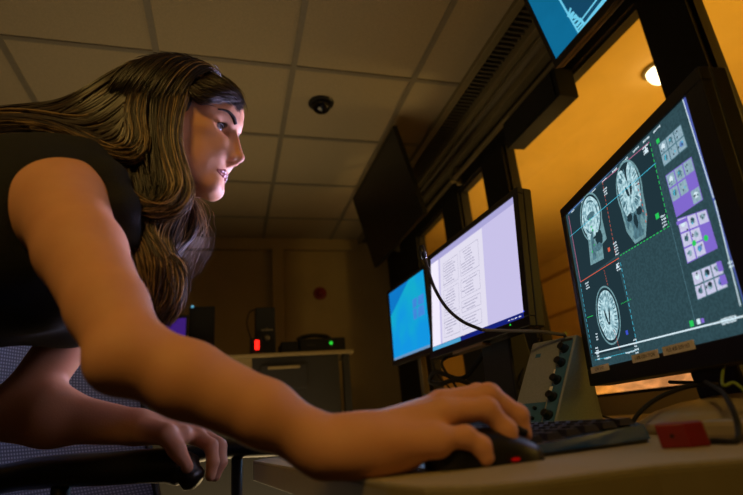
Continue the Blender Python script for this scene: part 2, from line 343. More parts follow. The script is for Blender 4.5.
# crosshairs, markers
L_.line((571, 236.5), (616.5, 198), .0011, CY); L_.line((616.5, 198), (657, 163), .0011, CY)
L_.line((588, 317.7), (594, 315.5), .0011, GR); L_.line((622, 304), (632, 299), .0011, GR, dash=.005)
L_.line((605, 270), (609, 286), .0011, RD, dash=.005); L_.line((615, 330), (621, 350), .0011, RD, dash=.005)
def sq(c, r, mi): a = S.uv(*c); L_.poly([tuple(a + q) for q in [(-r, -r), (r, -r), (r, r), (-r, r)]], mi, uv=True)
sq((658.5, 216), .0042, GR); sq((610, 249.5), .0036, RD); sq((628, 332.5), .0036, BL); sq((693, 323.5), .004, GR); sq((700, 321.5), .0035, WH); sq((704, 320.5), .003, PU)
for i, (c, w_, n_) in enumerate([((646, 147), .016, 3), ((664, 216), .012, 4), ((616, 243), .012, 5), ((606, 189), .014, 3), ((588, 283), .016, 3), ((598, 348), .012, 5), ((636, 340), .010, 5), ((619, 264), .012, 3), ((609, 358), .03, 1), ((632, 352), .03, 1), ((730, 318), .03, 2), ((668, 141), .022, 1), ((733, 262), .01, 2), ((598, 334), .008, 3)]):
    a = S.uv(*c)
    for j in range(n_): L_.text(a + (0, -.005 * j), w_ * RNG.uniform(.6, 1), .0036, WH, seed=i * 9 + j)
L_.poly([tuple(S.uv(648, 150) + q) for q in [(-.006, -.004), (.005, -.005), (.001, .006)]], WH, uv=True); L_.poly([tuple(S.uv(619, 266) + q) for q in [(-.005, -.004), (.005, -.004), (.001, .005)]], WH, uv=True)
sq((660, 141), .0035, GR)
def panel(q, nx, ny, bg, ic, skip=()):
    q = [S.uv(*p) for p in q]; L_.poly([tuple(p) for p in q], bg, uv=True); k = 0
    B = lambda s, t: (q[0] * (1 - s) + q[1] * s) * (1 - t) + (q[3] * (1 - s) + q[2] * s) * t
    for j in range(ny):
        for i in range(nx):
            if (i, j) in skip: continue
            s0, s1, t0, t1 = (i + .06) / nx, (i + .94) / nx, (j + .06) / ny, (j + .94) / ny
            L_.poly([tuple(B(s0, t0)), tuple(B(s1, t0)), tuple(B(s1, t1)), tuple(B(s0, t1))], ic, uv=True)
            m = B((i + .5) / nx, (j + .5) / ny); rg = np.random.default_rng(i * 7 + j * 3 + ic)
            L_.blob(m + (0, .001), .0042, .0042, [WH, MI, IC, TOP][(i + j) % 4], wob=.15, seed=i + j * 5)
            for _ in range(3): L_.blob(m + rg.normal(0, .003, 2), .0012, .0016, [DK, MI, CY, DK][rg.integers(4)], wob=.1, seed=_)
P = [((660.4, 144.7), (683, 124), (690, 146.7), (666, 167)), ((667.7, 175.8), (693.8, 156.6), (705.6, 199.6), (678.8, 217.4)), ((679.4, 219), (709, 209), (720.7, 248), (690, 263.6)), ((694, 272.3), (723.3, 260.4), (731.4, 286.9), (700.4, 300.4))]
panel(P[0], 3, 2, MI, IC); panel(P[1], 3, 3, PU, IC, {(2, 1), (0, 2), (1, 2)}); panel(P[2], 3, 3, PU, IP, {(2, 1), (2, 2)}); panel(P[3], 3, 2, MI, IP)
L_.blob(S.uv(697, 243), .004, .004, GR, seed=3); L_.blob(S.uv(709, 238), .004, .004, GR, seed=4)
L_.poly([(679, 222), (689, 217.5), (690, 221), (680, 225.5)], PU); L_.poly([(719, 262), (724, 260.5), (727, 270), (722, 272)], PU); L_.poly([(722, 276), (728, 274), (731, 283), (725, 286)], PU); L_.blob(S.uv(711, 272), .003, .004, DK, seed=5); L_.blob(S.uv(713, 284), .004, .003, DK, seed=6)
L_.done(root)
# bezel labels with lettering
def lettering(txt, size, A, pos, name, m, parent, zoff=.0006):
    cu = bpy.data.curves.new('t', 'FONT'); cu.body = txt; cu.size = size; cu.align_x = 'CENTER'; cu.align_y = 'CENTER'
    o = bpy.data.objects.new('t', cu); COL.objects.link(o); bpy.context.view_layer.update()
    me = o.to_mesh(); vs = [pos + A @ np.array([v.co.x, v.co.y, zoff]) for v in me.vertices]; fs = [tuple(p.vertices) for p in me.polygons]
    o.to_mesh_clear(); bpy.data.objects.remove(o); bpy.data.curves.remove(cu); return link(name, vs, fs, m, parent=parent)
TAPE = mat('label_tape', (226, 220, 212), .7, noise=.08); INK = mat('label_ink', (18, 14, 14), .6)
def label(q, txt, S=SM, par=None):
    a, b = S.uv(*q[0]), S.uv(*q[1]); c = (a + b) / 2; d = b - a; l = np.linalg.norm(d)
    pos = S.pos + S.r * c[0] + S.up * c[1] + S.n * .0044; hh = q[2]
    A = S.A.copy(); g = MB((A, pos)); g.box((-l / 2, -hh / 2, 0), (l / 2, hh / 2, .0006))
    lb = build(g, 'label_tape', TAPE, parent=par)
    t = lettering(txt, hh * .62, A, pos, 'lettering', INK, lb, .0009); return lb
label(((593.5, 370.5), (611.5, 366.5), .0115), 'LOW STAT', par=root)
label(((635, 359.3), (661.5, 353.2), .0125), '1-800-GEH-TION', par=root)
label(((666, 351.5), (698, 344), .0125), 'FLR 400-509/163', par=root)
# foot and neck
SILV = mat('silver_beige_plastic', (150, 138, 112), .3, noise=.05); 
fc = (.695, .56)
build(MB().lathe((fc[0], fc[1], DZ), [(0, 0), (.150, 0), (.153, .008), (.148, .016), (.125, .028), (.09, .037), (.05, .042), (0, .044)], n=48), 'base', SILV, parent=root, smooth=True)
nk = MB(); nk.hexa([(.685, .56, .755), (.745, .57, .755), (.735, .64, .755), (.675, .63, .755)], [(.67, .56, .99), (.70, .57, .99), (.69, .65, .99), (.66, .64, .99)])
build(nk, 'neck', BLACK, parent=root, bevel=.006)
# --- middle monitor
S = Scr((.626, 1.203, 1.114), 3.3, 6.2, .478, .296); SMID = S
root = monitor('monitor', S, 'black widescreen monitor at the middle of the desk showing a pale white form', bz=(.014, .020, .016, .022), depth=.060, group=None)
m2 = [emat('doc_bg', (205, 198, 238), .95), emat('doc_page', (226, 222, 240), 1), emat('doc_left', (238, 232, 248), 1.05), emat('doc_ink', (150, 146, 178), 1), emat('doc_bar', (20, 32, 120), 1), emat('doc_cyan', (80, 165, 210), 1), emat('doc_top', (170, 165, 215), 1), emat('doc_light', (236, 232, 248), 1)]
L_ = Layer(S, m2); w, h = S.w / 2, S.h / 2
L_.poly([(-w, -h), (w, -h), (w, h), (-w, h)], 0, uv=True)
L_.poly([(-w, -h), (-w + .055, -h), (-w + .055, h), (-w, h)], 2, uv=True); L_.poly([(-w, h - .018), (w, h - .018), (w, h), (-w, h)], 6, uv=True)
x0, x1 = -.172, .085; L_.poly([(x0, -h), (x1, -h), (x1, h - .02), (x0, h - .02)], 1, uv=True)
L_.poly([(-w, -h), (w, -h), (w, -h + .013), (-w, -h + .013)], 4, uv=True); L_.poly([(-w, -h), (-.06, -h), (-.06, -h + .012), (-w, -h + .012)], 5, uv=True)
for k in range(4): L_.text((w - .02 - k * .014, -h + .006), .008, .004, 7, seed=k)
def rectl(a, b, c, d):
    t = .0010
    for q in ([(a, c), (b, c), (b, c + t), (a, c + t)], [(a, d), (b, d), (b, d + t), (a, d + t)], [(a, c), (a + t, c), (a + t, d), (a, d)], [(b, c), (b + t, c), (b + t, d), (b, d)]): L_.poly(q, 3, uv=True)
k = 0
for (a, b) in ((x0 + .02, x0 + .115), (x0 + .135, x1 - .02)):
    y = h - .045
    while y > -h + .04:
        bh = RNG.choice([.03, .05, .075]); rectl(a, b, max(y - bh, -h + .025), y); yy = y - .008
        while yy > max(y - bh, -h + .03) + .004:
            L_.text((a + (b - a) * RNG.uniform(.35, .5), yy), (b - a) * RNG.uniform(.35, .8), .0042, 3, seed=k); k += 1; yy -= .0085
        y -= bh + .012
L_.done(root)
LEDG = emat('led_green', (40, 200, 60), 1.5); LEDB = emat('led_blue', (50, 70, 220), 1.5); LEDR = emat('led_red', (255, 30, 20), 3)
for (px, c) in (((512, 325), LEDG), ((525.5, 311.5), LEDB)):
    a = S.uv(*px); build(MB((S.A, S.pos + S.r * a[0] + S.up * a[1] + S.n * .0045)).ell((0, 0, 0), (.0025, .0018, .001), 10), 'indicator_light', c, parent=root)
a = S.uv(455, 349); b = S.uv(484, 333)
build(S.mb().box((-.10, -h - .030, -.02), (.06, -h - .0225, .006)), 'speaker_bar', mat('brown_bar', (95, 78, 66), .5), parent=root, bevel=.001)
g = MB(); g.hexa([(.66, 1.12, .77), (.74, 1.12, .77), (.74, 1.27, .77), (.66, 1.27, .77)], [(.668, 1.12, .975), (.715, 1.12, .975), (.715, 1.27, .975), (.668, 1.27, .975)])
build(g, 'neck', BLACK, parent=root, bevel=.006)
build(MB().hexa([(.55, 1.06, DZ), (.80, 1.06, DZ), (.80, 1.38, DZ), (.55, 1.38, DZ)], [(.62, 1.09, DZ + .05), (.78, 1.09, DZ + .05), (.78, 1.32, DZ + .05), (.60, 1.32, DZ + .05)]), 'base', BLACK, parent=root, bevel=.006)
# --- left monitor
S = Scr((.714, 1.947, 1.178), 4.3, 1.1, .376, .301)
root = monitor('monitor', S, 'black monitor at the far end of the desk showing a plain bright blue desktop', bz=(.016, .016, .014, .020), depth=.045)
m3 = [emat('win_a', (18, 150, 225), 1, nscale=4, col2=(20, 172, 205)), emat('win_b', (66, 140, 225), 1, noise=.1, nscale=20), emat('win_bar', (110, 150, 190), 1), emat('win_c', (14, 120, 200), 1)]
L_ = Layer(S, m3); w, h = S.w / 2, S.h / 2
L_.poly([(-w, -h), (w, -h), (w, h), (-w, h)], 0, uv=True); L_.poly([(-w, h), (-w, h * .3), (w * .2, h)], 3, uv=True); 
for q in ([(412.5, 300), (417, 297), (417, 306), (413, 309)], [(418, 296.5), (424, 293), (424, 303), (418, 305.5)], [(413, 310), (417, 307.5), (417.3, 318), (414, 320)], [(418, 307), (424, 304), (425, 314), (418.3, 317.5)]): L_.poly(q, 1)
L_.poly([(-w, -h), (w, -h), (w, -h + .010), (-w, -h + .010)], 2, uv=True); L_.done(root)
MET = mat('brushed_post', (120, 110, 90), .35, metal=.6)
build(MB().box((.74, 1.93, DZ + .02), (.765, 1.965, 1.17)), 'post', MET, parent=root, bevel=.004); build(MB().box((.60, 1.80, DZ), (.88, 2.10, DZ + .02)), 'base', BLACK, parent=root, bevel=.004)
# --- hung televisions
def arm(S, root):
    c = S.pos - S.n * .07; build(MB().tube([c, c + (.04, 0, .06), (c[0] + .04, c[1], H)], .02, 12), 'mount_pole', BLACKM, parent=root, smooth=True)
    build(MB().lathe((c[0] + .04, c[1], H), [(0, -.012), (.06, -.012), (.07, 0), (0, 0)]), 'ceiling_plate', BLACKM, parent=root)
S = Scr((.914, 2.725, 2.053), .7, -12.8, .90, .50)
root = monitor('hanging_television', S, 'black switched-off television hung from the ceiling, tilted down above the blue monitor', bz=(.018, .018, .016, .02), depth=.04, stand=False, cat='television')
build(S.mb().box((-.45, -.25, .0003), (.45, .25, .001)), 'screen', mat('dead_screen', (9, 9, 10), .35), parent=root); arm(S, root)
S = None
best = None
for y in np.arange(.3, 1.2, .005):       # second screen hangs on the same ceiling line
    T = Scr((.93, y, 2.053), 0, -12.8, .90, .50); p = proj(T.pos - T.r * .45 - T.up * .25)
    e = abs(p[0] - 557) + abs(p[1] - 59)
    if best is None or e < best[0]: best = (e, y, p)

S = Scr((.93, best[1], 2.053), 0, -12.8, .90, .50)
root = monitor('hanging_television', S, 'lit television hung near the ceiling above the window, showing white traces on teal', bz=(.016, .016, .014, .024), depth=.05, stand=False, cat='television')
m4 = [emat('tv_teal', (14, 106, 148), 1, noise=.12, nscale=6), emat('tv_trace', (110, 205, 235), 1), emat('tv_dim', (20, 70, 100), 1)]
L_ = Layer(S, m4); w, h = S.w / 2, S.h / 2; L_.poly([(-w, -h), (w, -h), (w, h), (-w, h)], 0, uv=True)
L_.poly([(562, 0), (579, 30), (602, 2), (608, -30), (560, -30)], 2)
L_.line((559, -2), (579, 33), .006, 1); L_.line((579, 33), (606, -2), .012, 1); L_.line((577, 26), (598, -2), .005, 1); L_.line((540, -30), (560, 0), .006, 1)
for k in range(5): L_.line((568 + 3.0 * k, 17 - 1.6 * k + k * 2), (571 + 3.3 * k, 8 + k * 4), .008, 1)
for k in range(5): L_.line((569 + 2.2 * k, 16 + 3.2 * k), (574 + 2.4 * k, 12 + 2.6 * k), .007, 1)
L_.done(root); arm(S, root)
sp = thing('box_speaker', (1.36, 1.73, 2.01), 'black box speaker mounted under the dark window header behind the lit television', 'speaker')
build(MB().box((1.325, 1.49, 2.008), (1.422, 1.93, 2.149)), 'cabinet', BLACKM, parent=sp, bevel=.004)
build(MB().box((1.318, 1.51, 2.018), (1.325, 1.91, 2.140)), 'grille', BLACKM, parent=sp)
# ================================================================== DESK ITEMS
kb = thing('keyboard', (.37, .70, DZ), 'low black computer keyboard on the desk just beyond the mouse', 'keyboard')
build(MB().hexa([(.290, .478, DZ), (.452, .500, DZ), (.452, .93, DZ), (.300, .93, DZ)], [(.292, .482, DZ + .012), (.450, .504, DZ + .022), (.450, .926, DZ + .022), (.302, .926, DZ + .012)]), 'body', mat('keyboard_body', (9, 10, 12), .3), parent=kb, bevel=.003)
KEYM = mat('key_black', (14, 14, 16), .35)
build(MB().hexa([(.293, .4765, DZ + .004), (.452, .4985, DZ + .004), (.452, .4995, DZ + .004), (.293, .478, DZ + .004)], [(.294, .478, DZ + .0115), (.450, .5005, DZ + .020), (.450, .504, DZ + .020), (.294, .481, DZ + .0115)]), 'reflection_strip', mat('blue_screen_reflection', (14, 62, 130), .2), parent=kb)  # monitor reflection along the near edge, painted in as a blue strip
ks = MB()
for i in range(6):
    for j in range(17):
        x = .306 + i * .0235; yy = .505 + j * .0245; z = DZ + .0125 + i * .0017; n0 = .0095
        ks.hexa([(x - n0, yy - .0105, z), (x + n0, yy - .0105, z), (x + n0, yy + .0105, z), (x - n0, yy + .0105, z)], [(x - .007, yy - .0075, z + .007), (x + .007, yy - .0075, z + .007), (x + .007, yy + .0075, z + .007), (x - .007, yy + .0075, z + .007)])
ko = build(ks, 'key_block', KEYM, parent=kb)
# mouse
ms = thing('computer_mouse', (.235, .478, DZ), 'black computer mouse under the woman\'s right hand with a red glow beneath', 'mouse')
vs = []; fs = []; nu, nv = 22, 24
c = np.array([.236, .478]); 
def mouse_pt(a, b):   # a along 0..1, b around 0..pi
    x = -.06 + .12 * a; wd = .031 * (1 - (2 * a - 1) ** 4) ** .5 * (1 - .12 * math.sin(math.pi * a)); hh = .036 * (math.sin(math.pi * (a * .9 + .06)) ** .6) * (1.05 - .35 * a) + .002
    return (c[0] + x, c[1] + wd * math.cos(b), DZ + .001 + hh * math.sin(b) ** .75)
for i in range(nu + 1):
    for j in range(nv + 1): vs.append(mouse_pt(.001 + .998 * i / nu, math.pi * j / nv))
for i in range(nu):
    for j in range(nv): a = i * (nv + 1) + j; fs.append((a, a + 1, a + nv + 2, a + nv + 1))
link('shell', vs, fs, mat('mouse_black', (12, 12, 13), .35), parent=ms, smooth=True)
build(MB().cbox((.236, .478, DZ + .001), (.10, .05, .002)), 'sole', BLACKM, parent=ms)
build(MB().ell((.253, .4475, DZ + .004), (.0045, .003, .0015), 12), 'sensor_glow', emat('mouse_red', (255, 20, 10), .22), parent=ms)
build(MB().tube([(.27, .478, DZ + .026), (.278, .478, DZ + .028), (.286, .478, DZ + .024)], .004, 10), 'scroll_wheel', BLACKM, parent=ms)
# red block
rb = thing('red_block', (.43, .425, DZ), 'small red box with a tiny round hole on the desk near the monitor base', 'block')
a = onz(662, 449, DZ); b_ = onz(711, 447, DZ); dv = (b_ - a); dv /= np.linalg.norm(dv); nv_ = np.array([-dv[1], dv[0], 0]); 
if nv_[1] < 0: nv_ = -nv_
W_ = np.linalg.norm(b_ - a); q = [a, a + dv * W_ * .62, a + dv * W_ + nv_ * .012, a + dv * W_ * .9 + nv_ * .04, a + nv_ * .035]
REDM = mat('red_plastic', (112, 4, 10), .5, noise=.1)
hz = .022
build(MB().hexa([tuple(p) for p in q], [tuple(p + (0, 0, hz) - dv * .002) for p in q]), 'body', REDM, parent=rb, bevel=.0015)
hc = a + dv * W_ * .28 + np.array([0, 0, hz * .5]) - nv_ * .0002
build(MB().lathe(tuple(hc), [(0, 0), (.0018, 0), (.0018, .0006), (0, .0006)], axis=-nv_, n=14), 'hole', BLACKM, parent=rb)
# beige low box behind the red block
bb = thing('beige_adapter', (.515, .43, DZ), 'flat rounded beige plastic adapter between the red block and the monitor base', 'adapter')
build(MB().box((.475, .40, DZ), (.555, .455, DZ + .020)), 'body', SILV, parent=bb, bevel=.006)
# green pad under console
gp = tag(build(MB().hexa([(.47, .80, DZ), (.66, .72, DZ), (.72, .86, DZ), (.53, .96, DZ)], [(.47, .80, DZ + .006), (.66, .72, DZ + .006), (.72, .86, DZ + .006), (.53, .96, DZ + .006)]), 'green_notepad', mat('green_cover', (22, 120, 50), .5, noise=.1), loc=(.58, .84, DZ)), 'flat green notepad lying on the desk under the intercom console', 'notepad')
# ------------------------------------------------ intercom console
CR = mat('console_grey', (128, 134, 134), .6, noise=.08, nscale=300, bump=.3, bscale=900); PANB = mat('panel_blue', (50, 96, 128), .5, noise=.05); KNB = mat('knob_black', (14, 14, 15), .35)
cn = thing('intercom_console', (.62, .90, DZ + .006), 'grey wedge-shaped intercom console with a column of black knobs beside the keyboard', 'intercom')
bR = np.array([.567, .852, .736]); uL = np.array([-.0386, .097, 0]); W_ = np.linalg.norm(uL); uL /= W_; vv = np.array([.0920, .0, .172]); Hh = np.linalg.norm(vv); vv /= Hh
bk = np.array([uL[1], -uL[0], 0])
top = bR + vv * Hh
bot = [bR, bR + uL * W_, bR + uL * W_ + bk * .175, bR + bk * .175]; tp = [top, top + uL * W_, top + uL * W_ + bk * .022 - (0, 0, .004), top + bk * .022 - (0, 0, .004)]
build(MB().hexa(bot, tp), 'housing', CR, parent=cn, bevel=.003)
A = np.array([-uL, vv, np.cross(-uL, vv)]).T; o0 = bR + uL * W_      # panel frame: x to the right, y up, z out
def pf(): return MB((A, o0))
build(pf().box((.076, .006, 0), (.100, .185, .0012)), 'knob_panel', PANB, parent=cn)
build(pf().box((.004, .006, 0), (.072, .058, .0012)), 'switch_panel', PANB, parent=cn)
build(pf().box((.072, .183, 0), (.098, .1885, .0015)), 'name_plate', INK, parent=cn)
build(pf().box((.018, .158, 0), (.030, .166, .0008)), 'logo_patch', PANB, parent=cn)
for py in (.166, .136, .100, .066, .030):
    k = MB((A, o0)); k.lathe((.086, py, .0012), [(0, 0), (.0095, 0), (.0090, .004), (.0075, .0055), (.0068, .016), (0, .0165)], n=24)
    k.box((.0852, py, .017), (.0868, py + .006, .0182)); build(k, 'knob', KNB, parent=cn, smooth=False)
for (px_, py) in ((.014, .044), (.03, .044), (.052, .046), (.014, .026), (.052, .026)):
    build(MB((A, o0)).lathe((px_, py, .0012), [(0, 0), (.0035, 0), (.003, .006), (0, .006)], n=14), 'small_knob', KNB, parent=cn)
build(pf().box((.022, .012, .001), (.044, .020, .003)), 'red_switch', REDM, parent=cn)
build(pf().box((.0735, .112, .0012), (.0765, .124, .002)), 'button', TAPE, parent=cn); build(pf().box((.0735, .078, .0012), (.080, .088, .002)), 'button', TAPE, parent=cn)
# speaker perforations on the side facing the camera
hm = MB(); sn = -uL
for i in range(-4, 5):
    for j in range(-4, 5):
        if i * i + j * j < 18:
            c = bR + bk * (.085 + i * .0055) + np.array([0, 0, .048 + j * .0055]) + uL * 0; 
            hm.lathe(tuple(c + sn * .0002 + vv * 0), [(0, 0), (.0014, 0), (.0014, .0004), (0, .0004)], axis=sn, n=8)
sgo = build(hm, 'speaker_holes', BLACKM, parent=cn)
MICG = mat('gooseneck_grey', (88, 80, 60), .6)
p0 = top + uL * .03 + bk * .01
P1 = [p0 + (0, 0, -.004), p0 + (-.004, .0, .006)] + [ony(*q) for q in ((561, 334.5, .87), (540, 331.5, .89), (512, 331, .91), (482, 330, .93))]
build(MB().tube(spline(P1, 8), .0035, 12), 'microphone_stem', MICG, parent=cn, smooth=True)
P2 = [ony(*q) for q in ((482, 330, .93), (462, 321, .945), (446, 307, .955), (434, 287, .96), (427, 266, .96), (424, 256, .96))]
build(MB().tube(spline(P2, 8), .0036, 12), 'gooseneck', BLACK, parent=cn, smooth=True)
P3 = [ony(424.5, 258, .96), ony(421, 246, .96)]
build(MB().tube(P3, [.0060, .0065], 14), 'microphone_head', BLACK, parent=cn, smooth=True)
# cables
def cable(pts, r, label, name='cable', m=BLACKM):
    P = spline(pts, 10); return tag(build(MB().tube(P, r, 8), name, m, loc=P[0], smooth=True), label, 'cable')
cable([onz(600, 437, DZ + .004), dist(627, 428, .80), dist(640, 412, .80), dist(660, 397, .82), dist(690, 386, .84), dist(716, 384, .86), (.72, .72, .80)], .003, 'thin black cable arching from the keyboard up behind the monitor base')
cable([dist(706, 382, .78), dist(722, 392, .70), dist(733, 410, .64), dist(738, 428, .62), onz(736, 441, DZ + .003), onz(715, 441, DZ + .003), onz(690, 441, DZ + .003)], .0028, 'thin black cable looping down over the front of the monitor base')
cable([(.74, .60, .86), dist(722, 381, .74), dist(735, 383, .72), dist(752, 398, .70)], .0018, 'thin yellow-green wire curling beside the monitor neck', 'wire', mat('wire_green', (120, 140, 30), .5))
cable([(.70, 1.29, .95), (.66, 1.39, .88), ony(437, 372, 1.42), ony(430, 381, 1.45), ony(440, 384, 1.42), ony(462, 381, 1.39), (.78, 1.40, .80)], .007, 'black cable loop hanging left of the middle monitor stand')
cable([(.66, 1.36, .95), ony(442, 362, 1.4), ony(455, 385, 1.4), ony(462, 398, 1.42), (.76, 1.46, DZ + .004)], .004, 'black cable running down behind the middle monitor stand to the desk')
cable([(.73, 1.95, 1.03), ony(428, 345, 1.80), ony(436, 372, 1.80), ony(455, 396, 1.85), (.84, 1.86, DZ + .004)], .004, 'black cable slanting down beside the silver post of the blue monitor')
cable([(.80, 1.16, .97), ony(522, 372, 1.12), ony(534, 392, 1.12), (.98, 1.20, DZ + .004)], .003, 'black cable drooping to the right of the middle monitor stand')
# ================================================================== BACK OF ROOM
BW = mat('bench_top', (120, 104, 66), .5, noise=.06); CABM = mat('cabinet_dark', (9, 8, 7), .6, noise=.2)
yb0, yb1 = 2.95, 3.5
zt = ony(300, 351.5, yb0)[2]; xr = ony(354, 350, yb0)[0]; xl = -1.0
cb = thing('equipment_cabinet', ((xl + xr) / 2, 3.2, 0), 'tall dark equipment cabinet with a pale top against the far wall', 'cabinet')
build(MB().box((xl, yb0, zt - .02), (xr, yb1, zt)), 'top', BW, parent=cb, bevel=.003)
build(MB().box((xl + .02, yb0 + .03, .0), (xr - .09, yb1, zt - .02)), 'body', CABM, parent=cb, bevel=.003)
xd0, xd1 = ony(230, 356, yb0)[0], ony(252, 358, yb0)[0]
build(MB().box((xl + .04, yb0 + .012, zt - .085), (xd1, yb0 + .03, zt - .022)), 'pale_drawer', BW, parent=cb, bevel=.002)
p = ony(268, 368, yb0); q = ony(300, 368, yb0)
dr = build(MB().box((p[0] - .04, yb0 + .012, p[2] - .12), (q[0] + .04, yb0 + .03, p[2] + .015)), 'drawer', CABM, parent=cb, bevel=.002)
build(MB().box((p[0], yb0 - .004, p[2] - .007), (q[0], yb0 + .012, p[2] + .007)), 'handle', BW, parent=dr, bevel=.002)
build(MB().box((xr - .06, yb0 + .05, 0), (xr - .02, yb0 + .09, zt - .02)).box((xr - .06, yb1 - .06, 0), (xr - .02, yb1 - .02, zt - .02)), 'support', CABM, parent=cb)
# small speaker with red light
yy = 3.1
def bx(px0, py0, px1, py1, y, d=.16): a = ony(px0, py1, y); b = ony(px1, py0, y); return (a[0], y, max(zt, a[2])), (b[0], y + d, b[2])
lo, hi = bx(256, 307, 275, 350, yy); lo = (lo[0], lo[1], zt)
sk = thing('desktop_speaker', ((lo[0] + hi[0]) / 2, yy + .08, zt), 'upright black speaker on the far cabinet with a small pale badge', 'speaker')
build(MB().box(lo, hi), 'cabinet', BLACKM, parent=sk, bevel=.006)
a = ony(267, 330, yy); build(MB().box((a[0] - .035, yy - .004, a[2] - .004), (a[0] + .035, yy, a[2] + .004)).box((a[0] - .003, yy - .004, a[2]), (a[0] + .003, yy, a[2] + .014)), 'badge', MET, parent=sk)
a = ony(267, 338, yy); build(MB().lathe((a[0], yy, a[2]), [(0, 0), (.018, 0), (.014, .006), (0, .004)], axis=(0, -1, 0)), 'driver_cone', MET, parent=sk, smooth=True)
pw = thing('power_unit', (a[0] - .08, 3.06, zt), 'small black power box with a glowing red light at the foot of the speaker', 'power unit')
l2 = ony(250, 352, 3.04); r2 = ony(263, 338, 3.04)
build(MB().box((l2[0], 3.04, zt), (r2[0], 3.095, r2[2])), 'body', BLACKM, parent=pw, bevel=.003)
a = ony(257, 345, 3.04); build(MB().box((a[0] - .012, 3.034, a[2] - .028), (a[0] + .012, 3.04, a[2] + .028)), 'indicator_light', LEDR, parent=pw, bevel=.004)
lo, hi = bx(300, 337, 345, 350, yy, .3)
ab = thing('amplifier', ((lo[0] + hi[0]) / 2, yy + .1, zt), 'flat black amplifier box with a tiny green light on the far cabinet', 'amplifier')
build(MB().box((lo[0], yy, zt), hi), 'body', BLACKM, parent=ab, bevel=.006)
a = ony(331, 343, yy); build(MB().ell((a[0], yy - .003, a[2]), (.011, .004, .011), 12), 'indicator_light', emat('led_g2', (50, 220, 60), 1), parent=ab)
a = ony(311, 345, yy); build(MB().box((a[0] - .03, yy - .004, a[2] - .006), (a[0] + .03, yy, a[2] + .006)), 'display', CABM, parent=ab)
c = ony(313, 334, yy + .12); hd = thing('telephone_handset', (c[0], yy + .12, hi[2]), 'black telephone handset lying across the amplifier box', 'telephone')
zt2 = hi[2]
build(MB().tube(spline([(c[0] - .10, yy + .12, zt2 + .012), (c[0] - .07, yy + .12, zt2 + .03), (c[0], yy + .12, zt2 + .038), (c[0] + .08, yy + .12, zt2 + .03), (c[0] + .11, yy + .12, zt2 + .012)], 6), .022, 12, flat=.6), 'handle', BLACKM, parent=hd, smooth=True)
lo, hi = bx(281, 341, 298, 350, yy, .2)
tag(build(MB().box((lo[0], yy, zt), hi), 'black_box', BLACKM, loc=(lo[0], yy, zt), bevel=.006), 'plain low black box between the speaker and the amplifier on the far cabinet', 'box')
# dark screen at left and purple-lit one behind the hair
lo, hi = bx(191, 306, 215, 360, 3.15, .06)
dm = thing('display_screen', ((lo[0] + hi[0]) / 2, 3.18, zt), 'upright dark display on the far cabinet beside the hanging hair, with a tiny blue light', 'display')
build(MB().box((lo[0] - .02, 3.15, zt + .05), hi), 'housing', BLACKM, parent=dm, bevel=.004); build(MB().box((lo[0] + .02, 3.16, zt), (hi[0] - .02, 3.24, zt + .05)), 'base', BLACKM, parent=dm)
build(MB().box((lo[0] + .0, 3.144, zt + .07), (hi[0] - .02, 3.15, hi[2] - .02)), 'screen', BLACKM, parent=dm)
a = ony(192.5, 306.5, 3.14); build(MB().ell(tuple(a), (.008, .004, .008), 12), 'indicator_light', emat('led_cyan', (110, 190, 220), .8), parent=dm)
a = ony(176, 333, 3.05); b = ony(186, 318, 3.05)
pv = thing('purple_display', (a[0] - .05, 3.05, zt), 'purple-lit screen just showing below the ends of the hair', 'display')
build(MB().box((a[0] - .30, 3.055, zt), (b[0] + .01, 3.09, b[2] + .02)), 'housing', BLACKM, parent=pv); build(MB().box((a[0] - .29, 3.049, zt + .03), (b[0], 3.055, b[2])), 'screen', emat('purple_glow', (58, 28, 112), 1), parent=pv)
c = ony(320.5, 293, YB - .02)
rbn = thing('alarm_button', (c[0], YB, c[2]), 'round dark red alarm button high on the far wall', 'button')
build(MB().lathe((c[0], YB, c[2]), [(0, -.004), (.058, -.004), (.058, .012), (0, .012)], axis=(0, -1, 0)), 'plate', REDM, parent=rbn, smooth=False, bevel=.003)
build(MB().lathe((c[0], YB, c[2]), [(0, .012), (.035, .012), (.032, .026), (0, .03)], axis=(0, -1, 0)), 'push_cap', REDM, parent=rbn, smooth=True)
cable([(ony(256, 332, 3.2)[0], 3.3, zt + .08), ony(249, 333, 3.35), ony(247, 322, 3.35), ony(250, 312, 3.3), ony(257, 309, 3.26)], .004, 'thin black cable looping behind the upright speaker on the far cabinet')
# ceiling dome
d = onz(321, 103, H)
cd = thing('ceiling_dome', (d[0], d[1], H), 'small glossy black dome on the tiled ceiling', 'dome camera')
build(MB().lathe((d[0], d[1], H), [(0, -.012), (.062, -.012), (.067, -.006), (.067, 0), (0, 0)], n=40), 'mounting_ring', BLACK, parent=cd, smooth=False)
build(MB().lathe((d[0], d[1], H - .012), [(0, -.048), (.02, -.045), (.038, -.034), (.049, -.018), (.052, 0), (0, 0)], n=40), 'dome', GLOSS, parent=cd, smooth=True)
